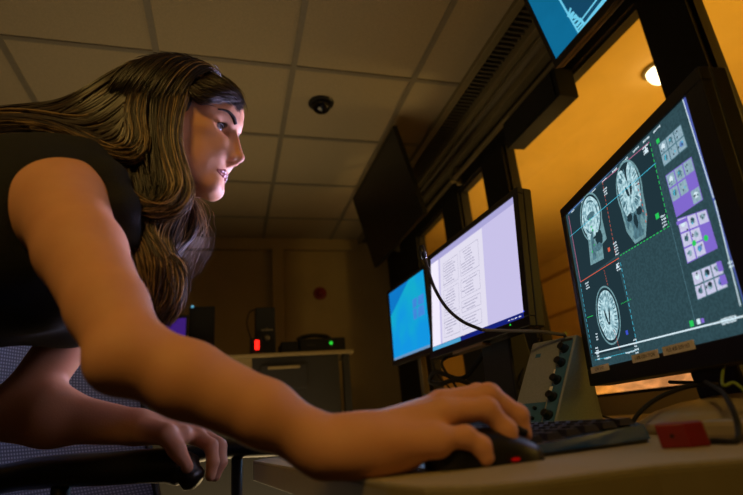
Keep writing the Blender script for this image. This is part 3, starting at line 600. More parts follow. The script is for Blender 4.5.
# scan room contents
WHT = mat('white_gantry', (215, 215, 210), .4, noise=.03); PAD = mat('table_pad', (160, 120, 55), .8, noise=.35, nscale=7); SHT = mat('sheet', (225, 185, 150), .85, noise=.35, nscale=9)
tb = thing('patient_table', (3.0, 2.9, 0), 'patient table under crumpled warm sheets beyond the window, below the brain-scan monitor', 'patient table')
build(MB().box((2.5, 1.9, 0), (3.2, 4.0, .62)), 'pedestal', WHT, parent=tb, bevel=.02); build(MB().box((2.35, 1.2, .62), (3.3, 4.6, .74)), 'tabletop', PAD, parent=tb, bevel=.02)
vs = []; fs = []; n1, n2 = 60, 30
for i in range(n1 + 1):
    for j in range(n2 + 1):
        u, v = i / n1, j / n2; e = min(1, 6 * min(v, 1 - v)) * min(1, 8 * min(u, 1 - u))
        z = .745 + e * (.16 + .07 * math.sin(9 * u + 3 * v) + .05 * math.sin(17 * u - 8 * v) + .03 * math.sin(31 * u + 13 * v)); vs.append((2.37 + .9 * v, 1.3 + 3.2 * u, z))
for i in range(n1):
    for j in range(n2): a = i * (n2 + 1) + j; fs.append((a, a + 1, a + n2 + 2, a + n2 + 1))
tag(link('blanket', vs, fs, SHT, loc=(2.8, 2.9, .745), smooth=True), 'crumpled warm-lit blanket lying on the patient table in the scan room', 'blanket')
c = ony(527, 372, 2.9)
wc = thing('linen_cabinet', (2.2, 3.6, 0), 'white cabinet in the scan room glimpsed between the middle monitor stand and the console', 'cabinet')
xw = ony(514, 372, 3.4)[0]; xw2 = ony(534, 372, 3.4)[0]; zz = ony(527, 342, 3.4)[2]
build(MB().box((xw, 3.4, 0), (xw2, 3.9, zz)), 'body', WHT, parent=wc, bevel=.01)
build(MB().box((xw + .01, 3.385, .1), (xw2 - .01, 3.4, zz - .03)), 'door', WHT, parent=wc, bevel=.004)
# ================================================================== CHAIRS
MESH, N, L, b = nodes('chair_mesh')
b.inputs['Base Color'].default_value = (*lin((120, 126, 158)), 1); b.inputs['Roughness'].default_value = .8
tc = N.new('ShaderNodeTexCoord'); wv = N.new('ShaderNodeTexWave'); wv.inputs['Scale'].default_value = 45; wv.bands_direction = 'Y'; wv2 = N.new('ShaderNodeTexWave'); wv2.inputs['Scale'].default_value = 45; wv2.bands_direction = 'Z'
L.new(tc.outputs['Object'], wv.inputs[0]); L.new(tc.outputs['Object'], wv2.inputs[0]); mu = N.new('ShaderNodeMath'); mu.operation = 'MULTIPLY'; L.new(wv.outputs['Fac'], mu.inputs[0]); L.new(wv2.outputs['Fac'], mu.inputs[1])
mx = N.new('ShaderNodeMix'); mx.data_type = 'RGBA'; mx.inputs[6].default_value = (*lin((74, 78, 104)), 1); mx.inputs[7].default_value = (*lin((150, 156, 188)), 1); L.new(mu.outputs[0], mx.inputs[0]); L.new(mx.outputs[2], b.inputs['Base Color'])
ARMM = mat('armrest_black', (20, 18, 15), .33, noise=.2)
SEATM = mat('seat_fabric', (18, 18, 20), .9, noise=.3)
def chair(name, label, base, yaw, arm_w=.27, back_mat=SEATM, sz=.46, bw=.24, bh=.55, armz=.24):
    c, s = math.cos(yaw), math.sin(yaw); A = np.array([[c, -s, 0], [s, c, 0], [0, 0, 1.]]); T = (A, np.array([base[0], base[1], 0.]))
    r = thing(name, (base[0], base[1], 0), label, 'chair')
    def m(): return MB(T)
    build(m().box((-.24, -.24, sz - .07), (.24, .24, sz)), 'seat', SEATM, parent=r, bevel=.03)
    # curved back, x negative side
    g = m(); n = 14; k = 12; fr = []
    vs = []
    for i in range(n + 1):
        for j in range(k + 1):
            u, v = i / n * 2 - 1, j / k
            vs.append((-.24 - .10 * v + .05 * u * u - .03 * math.sin(math.pi * v), u * bw * (1 - .12 * v ** 3), sz + .06 + v * bh))
    fs = []
    for i in range(n):
        for j in range(k): a = i * (k + 1) + j; fs.append((a, a + 1, a + k + 2, a + k + 1))
    g.add(vs, fs); o = build(g, 'backrest', back_mat, parent=r, smooth=True); sm = o.modifiers.new('solid', 'SOLIDIFY'); sm.thickness = .006 if back_mat is MESH else .03
    ring = [vs[j] for j in range(k + 1)] + [vs[i * (k + 1) + k] for i in range(1, n + 1)] + [vs[n * (k + 1) + j] for j in range(k - 1, -1, -1)] + [vs[i * (k + 1)] for i in range(n - 1, -1, -1)]
    build(m().tube(ring, .013, 10), 'back_frame', BLACK, parent=r, smooth=True)
    build(m().tube(spline([(-.10, 0, sz - .06), (-.27, 0, sz - .04), (-.31, 0, sz + .08), (-.34, 0, sz + .3)], 5), .022, 10), 'back_post', BLACK, parent=r, smooth=True)
    for sg in (-1, 1):
        build(m().tube(spline([(-.26, sg * arm_w, sz + armz - .025), (-.08, sg * arm_w, sz + armz), (.08, sg * arm_w, sz + armz), (.20, sg * arm_w, sz + armz - .004), (.235, sg * (arm_w - .005), sz + armz - .03)], 6), [.022] + [.028] * 6 + [.030] * 14 + [.022] * 3 + [.012], 16, flat=.8), 'armrest', ARMM, parent=r, smooth=True)
        build(m().tube([(0, sg * .20, sz - .05), (0, sg * arm_w, sz - .03), (0, sg * arm_w, sz + armz - .01)], .014, 10), 'arm_support', BLACK, parent=r, smooth=True)
    build(m().lathe((0, 0, .09), [(0, 0), (.035, 0), (.035, .10), (.022, .11), (.022, sz - .16), (0, sz - .16)]), 'gas_column', BLACK, parent=r, smooth=False)
    for q in range(5):
        a = q * 2 * math.pi / 5 + .3; e = (.30 * math.cos(a), .30 * math.sin(a))
        b_ = build(m().tube([(0, 0, .11), (e[0] * .6, e[1] * .6, .095), (e[0], e[1], .075)], [.026, .02, .014], 10), 'base_leg', BLACK, parent=r, smooth=True)
        build(m().lathe((e[0] - .012 * math.sin(a), e[1] + .012 * math.cos(a), .028), [(0, 0), (.028, 0), (.028, .02), (0, .02)], axis=(-math.sin(a), math.cos(a), 0), n=18), 'caster', BLACKM, parent=b_)
    return r
# ================================================================== PERSON (one continuous surface from a distance field)
class Field:
    def __init__(s, lo, hi, h):
        s.lo = np.array(lo, float); s.h = h; s.n = np.ceil((np.array(hi) - s.lo) / h).astype(int) + 1
        s.F = np.full(s.n, .08, np.float32)
    def _sub(s, a, b):
        i0 = np.maximum(0, np.floor((a - s.lo) / s.h).astype(int)); i1 = np.minimum(s.n, np.ceil((b - s.lo) / s.h).astype(int) + 1)
        if (i1 <= i0).any(): return None, None
        g = np.meshgrid(*[(s.lo[k] + s.h * np.arange(i0[k], i1[k])).astype(np.float32) for k in range(3)], indexing='ij')
        return tuple(slice(i0[k], i1[k]) for k in range(3)), g
    def _mix(s, sl, d, k, sub=False):
        F = s.F[sl]
        if sub:
            if k > 0: h = np.clip(.5 - .5 * (F + d) / k, 0, 1); s.F[sl] = F * (1 - h) - d * h + k * h * (1 - h)
            else: s.F[sl] = np.maximum(F, -d)
        elif k > 0: h = np.clip(.5 + .5 * (F - d) / k, 0, 1); s.F[sl] = F * (1 - h) + d * h - k * h * (1 - h)
        else: s.F[sl] = np.minimum(F, d)
    def cone(s, a, b, ra, rb, k=.01, sub=False, flat=None):
        a = np.array(a, float); b = np.array(b, float); m = max(ra, rb) + max(k, .004) * 2.5 + .004
        sl, g = s._sub(np.minimum(a, b) - m, np.maximum(a, b) + m)
        if sl is None: return s
        ab = b - a; L2 = ab @ ab + 1e-12; t = np.clip(((g[0] - a[0]) * ab[0] + (g[1] - a[1]) * ab[1] + (g[2] - a[2]) * ab[2]) / L2, 0, 1)
        dx, dy, dz = g[0] - a[0] - t * ab[0], g[1] - a[1] - t * ab[1], g[2] - a[2] - t * ab[2]
        if flat is not None:   # (axis, factor): squash along an axis
            ax = np.array(flat[0], float); ax /= np.linalg.norm(ax); q = dx * ax[0] + dy * ax[1] + dz * ax[2]; e = flat[1] - 1
            dx, dy, dz = dx + q * ax[0] * e, dy + q * ax[1] * e, dz + q * ax[2] * e
        d = np.sqrt(dx * dx + dy * dy + dz * dz) - (ra + (rb - ra) * t)
        s._mix(sl, d.astype(np.float32), k, sub); return s
    def ell(s, c, r, A=None, k=.01, sub=False):
        c = np.array(c, float); r = np.array(r, float); A = np.eye(3) if A is None else A   # A columns = local axes
        m = np.sqrt(((A * r) ** 2).sum(1)) + max(k, .004) * 2.5 + .004
        sl, g = s._sub(c - m, c + m)
        if sl is None: return s
        d = [g[i] - c[i] for i in range(3)]; q = [sum(A[i, j] * d[i] for i in range(3)) / r[j] for j in range(3)]
        k0 = np.sqrt(sum(x * x for x in q)) + 1e-6; k1 = np.sqrt(sum((x / r[j]) ** 2 for j, x in enumerate(q))) + 1e-6
        s._mix(sl, (k0 * (k0 - 1) / k1).astype(np.float32), k, sub); return s
    def mesh(s):
        F = s.F; S_ = F < 0; n = s.n
        c = np.zeros(n - 1, np.int8)
        for i in (0, 1):
            for j in (0, 1):
                for k in (0, 1): c += S_[i:n[0] - 1 + i, j:n[1] - 1 + j, k:n[2] - 1 + k]
        act = np.argwhere((c > 0) & (c < 8)); del c
        idx = np.full(n - 1, -1, np.int32); idx[tuple(act.T)] = np.arange(len(act))
        P = np.zeros((len(act), 3)); W = np.zeros(len(act))
        cs = [(i, j, k) for i in (0, 1) for j in (0, 1) for k in (0, 1)]
        for a in cs:
            for ax in range(3):
                if a[ax]: continue
                b = list(a); b[ax] = 1
                fa = F[tuple((act + a).T)]; fb = F[tuple((act + b).T)]; x = (fa < 0) != (fb < 0)
                t = np.where(x, fa / np.where(x, fa - fb, 1), 0)
                p = np.tile(np.array(a, float), (len(act), 1)); p[:, ax] += t; P[x] += p[x]; W[x] += 1
        V = s.lo + s.h * (act + P / W[:, None])
        Q = []
        for ax in range(3):
            u, v = (ax + 1) % 3, (ax + 2) % 3
            sh = [slice(None)] * 3; sh[ax] = slice(0, n[ax] - 1); s2 = [slice(None)] * 3; s2[ax] = slice(1, n[ax])
            D = S_[tuple(sh)].astype(np.int8) - S_[tuple(s2)]
            e = np.argwhere(D != 0); e = e[(e[:, u] > 0) & (e[:, v] > 0) & (e[:, u] < n[u] - 1) & (e[:, v] < n[v] - 1)]
            sg = D[tuple(e.T)]
            o = lambda du, dv: idx[tuple((e - [(du if i == u else dv if i == v else 0) for i in range(3)]).T)]
            q = np.stack([o(1, 1), o(0, 1), o(0, 0), o(1, 0)], 1); q[sg < 0] = q[sg < 0][:, ::-1]; Q.append(q)
        Q = np.concatenate(Q); Q = Q[(Q >= 0).all(1)]
        return V, Q
    def at(s, p):
        i = np.clip(np.round((np.atleast_2d(p) - s.lo) / s.h).astype(int), 0, s.n - 1); return s.F[tuple(i.T)]
def relax(V, Q, it=2, lam=.5):
    n = len(V)
    for _ in range(it):
        A = np.zeros((n, 3)); W = np.zeros(n)
        for i in range(4):
            for j in ((i + 1) % 4, (i - 1) % 4): np.add.at(A, Q[:, i], V[Q[:, j]]); np.add.at(W, Q[:, i], 1)
        V = V * (1 - lam) + lam * A / np.maximum(W, 1)[:, None]
    return V
FAST = False
NP = lambda *a: np.array(a, float)
# joints
rSh = dist(60, 206, .75); rEl = dist(130, 354, .53); rWr = ony(338, 446, .495)
lSh = NP(-.19, .95, 1.08); lEl = dist(16, 412, .99); lWr = dist(134, 427, .89)
neckB = NP(-.155, .80, 1.13); chest = NP(-.285, .80, 1.06); waist = NP(-.50, .81, 1.0); hips = NP(-.70, .82, .925)
# head frame
Hc = dist(185, 125, .91)
psi = math.radians(13); pit = math.radians(9)
hF = NP(math.cos(psi) * math.cos(pit), -math.sin(psi) * math.cos(pit), -math.sin(pit)); hL = NP(-math.sin(psi), -math.cos(psi), 0); hU = np.cross(hL, hF) * -1
if hU[2] < 0: hU = -hU
HA = np.array([hF, hL, hU]).T      # columns: forward, near side, up
def S_(px, py, w=0.): return onplane(px, py, Hc + hL * w, hL)     # point on the plane w metres to her right
def mir(p): p = np.array(p, float); return p - 2 * hL * ((p - Hc) @ hL)
def HP(f, l, u): return Hc + HA @ NP(f, l, u)
def loc(p): return HA.T @ (np.array(p) - Hc)

VX = .0023
B = Field((-.86, .40, .70), (.335, 1.10, 1.45), VX)
def torso(F, g=0., k=.05):
    F.ell(hips, NP(.13, .175, .125) + g, k=k); F.cone(hips, waist, .115 + g, .105 + g, k=k, flat=((0, 1, 0), .74))
    F.cone(waist, chest, .110 + g, .115 + g, k=k, flat=((0, 1, 0), .76)); F.cone(chest + (.0, -.045, .0), chest + (.0, .05, .0), .110 + g, .110 + g, k=k)
    F.cone(chest + (.04, -.075, .035), chest + (.04, .085, .035), .080 + g, .080 + g, k=k)
    F.ell(chest + (.05, -.065, -.070), NP(.06, .058, .058) + g, k=.03); F.ell(chest + (.05, .07, -.070), NP(.06, .058, .058) + g, k=.03)
torso(B)
B.cone(neckB + (-.02, -.07, -.03), rSh + (0, .03, .012), .052, .048, k=.04); B.cone(neckB + (-.02, .07, -.03), lSh + (0, -.02, 0), .052, .05, k=.04)
# right arm
B.ell(rSh + (.004, 0, -.004), (.051, .049, .053), k=.025)
for yo in (-.07, .07): B.cone(neckB + (-.04, yo, -.02), (-.42, .80 + yo, 1.07), .065, .07, k=.04)
m1 = rSh * .62 + rEl * .38; m2 = rSh * .25 + rEl * .75
B.cone(rSh, m1, .050, .046, k=.02); B.cone(m1, m2, .046, .037, k=.012); B.cone(m2, rEl, .037, .034, k=.012); B.ell(rEl + (-.010, -.002, -.008), (.024, .026, .024), k=.02)
f1 = rEl * .72 + rWr * .28; f2 = rEl * .35 + rWr * .65
B.cone(rEl, f1, .033, .0345, k=.012); B.cone(f1, f2, .0345, .0295, k=.010); B.cone(f2, rWr + (-.012, 0, 0), .0295, .0225, k=.010, flat=((0, 1, 0), .92)); 
# left arm
B.ell(lSh, (.05, .05, .052), k=.03); B.cone(lSh, lEl, .042, .036, k=.015); B.cone(lEl, lEl * .7 + lWr * .3, .038, .040, k=.03); B.cone(lEl * .7 + lWr * .3, lWr, .040, .026, k=.03)
# neck
nk0 = neckB; nk1 = HP(-.035, 0, -.075)
B.cone(nk0 + (0, 0, -.02), nk1, .060, .052, k=.03)
# ---- right hand (palm down over the mouse)
def Y(px, py, y): return ony(px, py, y)
W_ = rWr
hand = dict(
    pinky=[(436, 438, .457), (466, 437, .453), (481, 446, .451), (486, 457, .450)],
    ring=[(443, 412, .476), (487, 409, .470), (506, 430, .467), (512.5, 449, .466)],
    middle=[(445, 405, .497), (489, 395, .490), (518, 415, .487), (524, 434, .486)],
    index=[(441, 403, .520), (478, 394, .516), (503, 408, .512), (514, 426, .510)])
rad = dict(pinky=(.0105, .0094, .0086, .0076), ring=(.0120, .0108, .0098, .0084), middle=(.0125, .0112, .0098, .0084), index=(.0122, .0104, .0090, .0078))
KN = {}
for nme, pts_ in hand.items():
    P_ = [Y(*q) for q in pts_]; KN[nme] = P_; r_ = rad[nme]
    base = W_ + (.012, (P_[0][1] - .488) * .55, .002)
    B.cone(base, P_[0] - (0, 0, .003), .019, .0145, k=.012); 
for nme, P_ in KN.items():
    r_ = rad[nme]
    B.ell(P_[0] + (0, 0, -.001), (.0135, .0115, .0125), k=.008)
    for i in range(3): B.cone(P_[i], P_[i + 1], r_[i] if i else r_[0] * 1.08, r_[i + 1], k=.0045)
    for i in (1, 2): B.ell(P_[i], (r_[i] * 1.06,) * 3, k=.004)
B.ell(W_ + (.035, 0, -.004), (.045, .032, .022), k=.015); B.ell(W_ + (.020, -.018, -.009), (.034, .017, .017), k=.012)
B.ell(W_ + (.052, -.006, -.012), (.034, .027, .0165), k=.012)
B.cone(W_ + (-.014, 0, 0), W_ + (.02, 0, 0), .0245, .023, k=.02, flat=((0, 1, 0), .86))
th = [W_ + (.018, .020, -.004), W_ + (.055, .052, -.006), W_ + (.092, .056, -.008), W_ + (.118, .050, -.012)]
for i, (a_, b_) in enumerate(((.0165, .0135), (.0135, .0115), (.0115, .0095))): B.cone(th[i], th[i + 1], a_, b_, k=.010 if i == 0 else .005)
# ---- left hand, drooping over the end of the armrest
lh = lambda px, py, d: dist(px, py, d)
lm = dict(index=[lh(196, 436, .88), lh(211, 446, .86), lh(213, 462, .855), lh(210.5, 476, .855)], middle=[lh(200, 434, .90), lh(218, 445, .89), lh(220, 463, .885), lh(215, 476, .885)],
          ring=[lh(200, 434, .925), lh(220, 446, .92), lh(221, 462, .915), lh(216, 473, .915)], pinky=[lh(196, 435, .95), lh(213, 445, .945), lh(215, 458, .94), lh(211, 467, .94)])
for nme, P_ in lm.items():
    r_ = rad[nme]; B.cone(lWr + (.01, (P_[0][1] - lWr[1]) * .4, 0), P_[0], .020, .0135, k=.012)
for nme, P_ in lm.items():
    r_ = rad[nme]
    for i in range(3): B.cone(P_[i], P_[i + 1], r_[i], r_[i + 1], k=.0045)
tl = [lh(143, 430, .865), lh(166, 434, .84), lh(177, 450, .835), lh(187, 467, .83)]
for i, (a_, b_) in enumerate(((.020, .0155), (.0145, .012), (.0125, .0090))): B.cone(tl[i], tl[i + 1], a_, b_, k=.012 if i == 0 else .005)
B.cone(lWr, (lm['index'][0] + tl[1]) / 2, .022, .015, k=.012)
# ---- head
mm_ = .001
def L(p): return loc(p)
def Hell(c, r, k=.01, sub=False, rot=None):
    A = HA
    if rot is not None:   # rotation in local axes, list of (axis, degrees)
        Rm = np.eye(3)
        for ax, dg in rot: Rm = Rm @ np.array(Matrix.Rotation(math.radians(dg), 3, ax))
        A = HA @ Rm
    B.ell(c, r, A, k, sub)
cr = S_(178, 117)
Hell(cr, (.098, .074, .088), k=.02)
Hell(S_(205, 110), (.062, .062, .052), k=.02)
Hell(S_(200, 148), (.046, .055, .058), k=.02)
Hell(S_(197, 165), (.036, .044, .040), k=.018)
ch_ = S_(212.5, 187)
B.cone(ch_ + hL * .010, ch_ - hL * .010, .0125, .0125, k=.010)
for s_ in (1, -1):
    q = lambda p: p if s_ == 1 else mir(p)
    gon = q(loc and S_(181, 172, 0) + hL * .047)
    B.cone(ch_ + hL * .012 * s_ - hF * .006, gon, .0145, .016, k=.02); B.cone(gon, gon + hU * .05 - hF * .004 + hL * .008 * s_, .016, .02, k=.02)
    Hell(S_(212, 144) + hL * .038 * s_, (.020, .018, .016), k=.015)                 # cheekbone
    Hell(S_(205, 166) + hL * .028 * s_, (.020, .019, .026), k=.02)
    B.cone(S_(234, 122.5) + hL * .006 * s_, S_(229, 119) + hL * .030 * s_, .0085, .0085, k=.012)    # brow
    B.cone(S_(229, 119) + hL * .030 * s_, S_(216, 124) + hL * .052 * s_, .0085, .009, k=.012)
    Hell(S_(178, 140) + hL * .070 * s_, (.016, .006, .030), k=.004)                # ear
Hell(S_(214.5, 171), (.0185, .026, .021), k=.012)                                      # muzzle
eyeC = []
for s_ in (1, -1):
    e0 = S_(221.0, 127.5, .031); e0 = e0 - hF * .0105
    e0 = e0 if s_ == 1 else mir(e0); eyeC.append(e0)
    Hell(e0 + hF * .016 - hU * .000, (.013, .019, .012), k=.010, sub=True)          # socket
    B.ell(e0, (.0130, .0130, .0130), HA, .004)
B.cone(S_(233.6, 134), S_(240, 156), .0062, .0060, k=.006)                        # nose bridge
Hell(S_(238.8, 158.2), (.0085, .0080, .0072), k=.005)
for s_ in (1, -1):
    B.cone(S_(229.5, 140) + hL * .005 * s_, S_(230.5, 158) + hL * .0085 * s_, .0055, .0068, k=.009); Hell(S_(221, 154) + hL * .022 * s_, (.016, .015, .019), k=.016)
    Hell(S_(232.6, 160.2) + hL * .0095 * s_, (.0085, .0050, .0058), k=.004); Hell(S_(234.6, 164.6) + hL * .0058 * s_, (.0042, .0024, .0030), k=.0015, sub=True)
B.cone(S_(236.5, 162), S_(228, 165), .0042, .0050, k=.005)
def surf(p, d, st=.0006):      # push a point along d until it meets the skin
    p = np.array(p, float)
    for _ in range(90):
        if B.at(p)[0] <= .0004: break
        p = p + d * st
    return p
for s_, e0 in zip((1, -1), eyeC):                                                   # eyelid opening
    Hell(e0 + hF * .0115 + hL * .001 * s_ - hU * .0005, (.0060, .0125, .0052), k=.0012, sub=True, rot=[('X', -4 * s_)])
V, Q = B.mesh(); V = relax(V, Q, 1, .4)
# material split: lips, nails stay skin
SKIN, N, Lk, b = nodes('skin')
tc = N.new('ShaderNodeTexCoord'); nz = N.new('ShaderNodeTexNoise'); nz.inputs['Scale'].default_value = 28; nz.inputs['Detail'].default_value = 6; Lk.new(tc.outputs['Object'], nz.inputs['Vector'])
mx = N.new('ShaderNodeMix'); mx.data_type = 'RGBA'; mx.inputs[6].default_value = (*lin((196, 134, 98)), 1); mx.inputs[7].default_value = (*lin((214, 156, 120)), 1); Lk.new(nz.outputs['Fac'], mx.inputs[0]); Lk.new(mx.outputs[2], b.inputs['Base Color'])
b.inputs['Roughness'].default_value = .66; b.inputs['Subsurface Weight'].default_value = .12; b.inputs['Subsurface Radius'].default_value = (.010, .004, .002); b.inputs['Subsurface Scale'].default_value = 1
n2 = N.new('ShaderNodeTexNoise'); n2.inputs['Scale'].default_value = 420; Lk.new(tc.outputs['Object'], n2.inputs['Vector']); bp = N.new('ShaderNodeBump'); bp.inputs['Strength'].default_value = .25; bp.inputs['Distance'].default_value = .0008; Lk.new(n2.outputs['Fac'], bp.inputs['Height']); Lk.new(bp.outputs[0], b.inputs['Normal'])
LIPM = mat('lip_skin', (160, 78, 74), .38, noise=.06)
C = V[Q].mean(1); mi = np.zeros(len(Q), np.int32)
person = link('person', V, Q.tolist(), [SKIN], loc=(hips[0], hips[1], 0), mi=mi, smooth=True)
tag(person, 'woman with long wavy hair in a black sleeveless top, leaning forward with hand on mouse', 'person')
# ---- lips
LF = Field(tuple(S_(222, 171) - .034), tuple(S_(222, 171) + .034), .0008)
sm = []
for (px, py, w) in ((227, 173.6, .0), (225.6, 172.9, .007), (221.8, 171.6, .015), (217.0, 169.9, .0220)):
    d = hF * (1 - w * 14) + hL * w * 26; d /= np.linalg.norm(d); p = surf(S_(px, py, w) + d * .012, -d, .0004); sm.append((p, d))
for s_ in (1, -1):
    Pm = [(p if s_ == 1 else mir(p), d if s_ == 1 else d - 2 * hL * (d @ hL)) for p, d in sm]
    for (off, r0) in ((1, (.0036, .0038, .0029, .0012)), (-1, (.0046, .0044, .0030, .0012))):
        c_ = [p + hU * off * r_ * .80 - d * (r_ * .52 if off > 0 else r_ * .62) for (p, d), r_ in zip(Pm, r0)]
        T0 = Field(LF.lo, LF.lo + LF.h * (LF.n - 1), LF.h)
        for i in range(3): T0.cone(c_[i], c_[i + 1], r0[i], r0[i + 1], k=.0015)
        LF.F = np.minimum(LF.F, T0.F[tuple(slice(0, k_) for k_ in LF.n)])
v_, q_ = LF.mesh(); v_ = relax(v_, q_, 1, .5); link('lips', v_, q_.tolist(), LIPM, parent=person, smooth=True)
g = MB(); g.tube([mir(p) + 0 * d for p, d in sm[::-1]] + [p for p, d in sm[1:]], [.0005, .0011, .0013, .0013, .0013, .0011, .0005], 6); build(g, 'mouth_line', mat('mouth_line', (48, 16, 16), .7), parent=person, smooth=True)
# ---- eyes, brows, lashes
for s_, e0 in zip((1, -1), eyeC):
    gz = hF * math.cos(.10) + hL * -.10 * 1 + hU * .10; gz /= np.linalg.norm(gz); ux = np.cross(gz, hU); ux /= np.linalg.norm(ux); uz = np.cross(ux, gz)
    vs = []; fs = []; mi_ = []; n1, n2 = 26, 32; r = .0118
    for i in range(n1 + 1):
        a_ = math.pi * i / n1; rr = r * (1 + (.045 * max(0, 1 - (a_ / .55) ** 2)))
        for j in range(n2): t = 2 * math.pi * j / n2; vs.append(e0 + rr * (math.cos(a_) * gz + math.sin(a_) * (math.cos(t) * ux + math.sin(t) * uz)))
    for i in range(n1):
        for j in range(n2): fs.append((i * n2 + j, i * n2 + (j + 1) % n2, (i + 1) * n2 + (j + 1) % n2, (i + 1) * n2 + j)); mi_.append(2 if i < 2 else 1 if i < 5 else 0)
    if s_ == 1: EYEM = [mat('eye_white', (135, 130, 138), .06), mat('iris_blue', (26, 40, 58), .04, noise=.3, nscale=900), mat('pupil', (5, 5, 6), .05)]
    link('eye', vs, fs, EYEM, parent=person, mi=mi_, smooth=True)
BROWM = mat('brow_hair', (26, 15, 9), .7)
for s_ in (1, -1):
    g = MB(); pts_ = []
    for (px, py, w) in ((233.5, 125, .010), (229, 118.5, .020), (223.5, 112.5, .034), (217, 110.2, .046)):
        p = S_(px, py, w); p = p + hF * .012 + hL * .006; p = surf(p, -(hF * .9 + hL * .25) / np.linalg.norm(hF * .9 + hL * .25)); pts_.append(p if s_ == 1 else mir(p) - hF * .0035)
    P_ = spline(pts_, 8); g.tube(P_, list(np.interp(np.linspace(0, 1, len(P_)), [0, .3, 1], [.0033, .0036, .0012])), 8, flat=.8)
    build(g, 'eyebrow', BROWM, parent=person, smooth=True)
    g = MB(); e0 = eyeC[0] if s_ == 1 else eyeC[1]
    arc = [e0 + hF * (.0128 - .0055 * (t / .011) ** 2) + hL * t + hU * (.0046 - .0036 * (t / .011) ** 2) for t in np.linspace(-.0105, .0105, 13)]
    g.tube(arc, .0013, 6)
    for p in arc[2:]: g.tube([p, p + hF * .005 + hU * .0015, p + hF * .007 + hU * .004], [.0007, .0005, .0002], 4)
    build(g, 'eyelashes', BROWM, parent=person)
# nails
NAIL = mat('nail', (200, 150, 135), .25)
for P_, up in [(KN[k], NP(.3, 0, 1)) for k in KN] + [(tl, NP(.3, -.9, .1))]:
    d = P_[3] - P_[2]; d /= np.linalg.norm(d); u = up - d * (up @ d); u /= np.linalg.norm(u); sd = np.cross(d, u); c_ = P_[3] + u * .0058 - d * .001
    A_ = np.array([d, sd, u]).T; build(MB((A_, c_)).ell((0, 0, 0), (.0062, .0045, .0018), 14), 'fingernail', NAIL, parent=person, smooth=True)
# ---- clothing: sleeveless top
TOPM = mat('black_top', (9, 9, 10), .9, noise=.3, nscale=60, bump=.4, bscale=500)
T = Field((-.90, .52, .70), (-.02, 1.10, 1.30), .005)
torso(T, .007)
for yo in (-.07, .07): T.cone(neckB + (-.05, yo, -.02), (-.42, .80 + yo, 1.07), .075, .079, k=.04)
T.cone(neckB + (-.045, -.085, -.035), rSh + (-.025, .035, .022), .052, .048, k=.03); T.cone(neckB + (-.04, .085, -.035), lSh + (-.02, -.03, .015), .052, .048, k=.03)
T.ell(rSh + (-.065, .025, -.03), (.060, .055, .09), k=.03)
T.cone(neckB + (.05, -.01, .02), neckB + (.03, 0, .12), .060, .085, k=.01, sub=True)
T.ell(rSh + (.035, -.04, -.035), (.072, .052, .092), k=.008, sub=True); T.ell(lSh + (.02, .05, -.03), (.07, .05, .09), k=.008, sub=True)
sp_ = [ony(*q) for q in ((40, 146, .72), (84, 156, .69), (112, 178, .665), (124, 206, .66), (130, 240, .68))]
for i in range(4): T.cone(sp_[i], sp_[i + 1], .017, .016, k=.02)
v_, q_ = T.mesh(); v_ = relax(v_, q_, 2, .5)
link('sleeveless_top', v_, q_.tolist(), TOPM, parent=person, smooth=True)
# ---- trousers and shoes
TRM = mat('dark_trousers', (14, 14, 18), .9, noise=.3, nscale=60)
T = Field((-.92, .5, .0), (-.45, 1.16, 1.16), .008)
T.ell(hips + (-.02, 0, -.02), (.150, .195, .140), k=.04)
for sg, kn in ((-1, NP(-.67, .71, .50)), (1, NP(-.67, .94, .50))):
    hp = hips + (0, sg * .085, -.06); an = NP(-.72, kn[1], .11)
    T.cone(hp, kn, .090, .060, k=.04); T.cone(kn, an, .060, .045, k=.03)
v_, q_ = T.mesh(); v_ = relax(v_, q_, 2, .5); link('trousers', v_, q_.tolist(), TRM, parent=person, smooth=True)
for yk in (.71, .94):
    T = Field((-.82, yk - .08, -.01), (-.50, yk + .08, .16), .005); T.cone((-.74, yk, .035), (-.57, yk, .028), .036, .028, k=.02); T.cone((-.72, yk, .10), (-.74, yk, .04), .04, .038, k=.02)
    v_, q_ = T.mesh(); v_[:, 2] = np.maximum(v_[:, 2], .003); link('shoe', v_, q_.tolist(), BLACKM, parent=person, smooth=True)
# ---- hair
def hairmat(name, a, b_, rough=.42):
    m = mat(name, a, rough, col2=b_, nscale=60); m.node_tree.nodes['Principled BSDF'].inputs['Anisotropic'].default_value = .6; return m
HM = [hairmat('hair_dark', (30, 19, 11), (46, 30, 17)), hairmat('hair_brown', (52, 35, 20), (74, 50, 28)), hairmat('hair_gold', (112, 88, 54), (142, 114, 74)), hairmat('hair_light', (160, 128, 86), (186, 154, 108))]
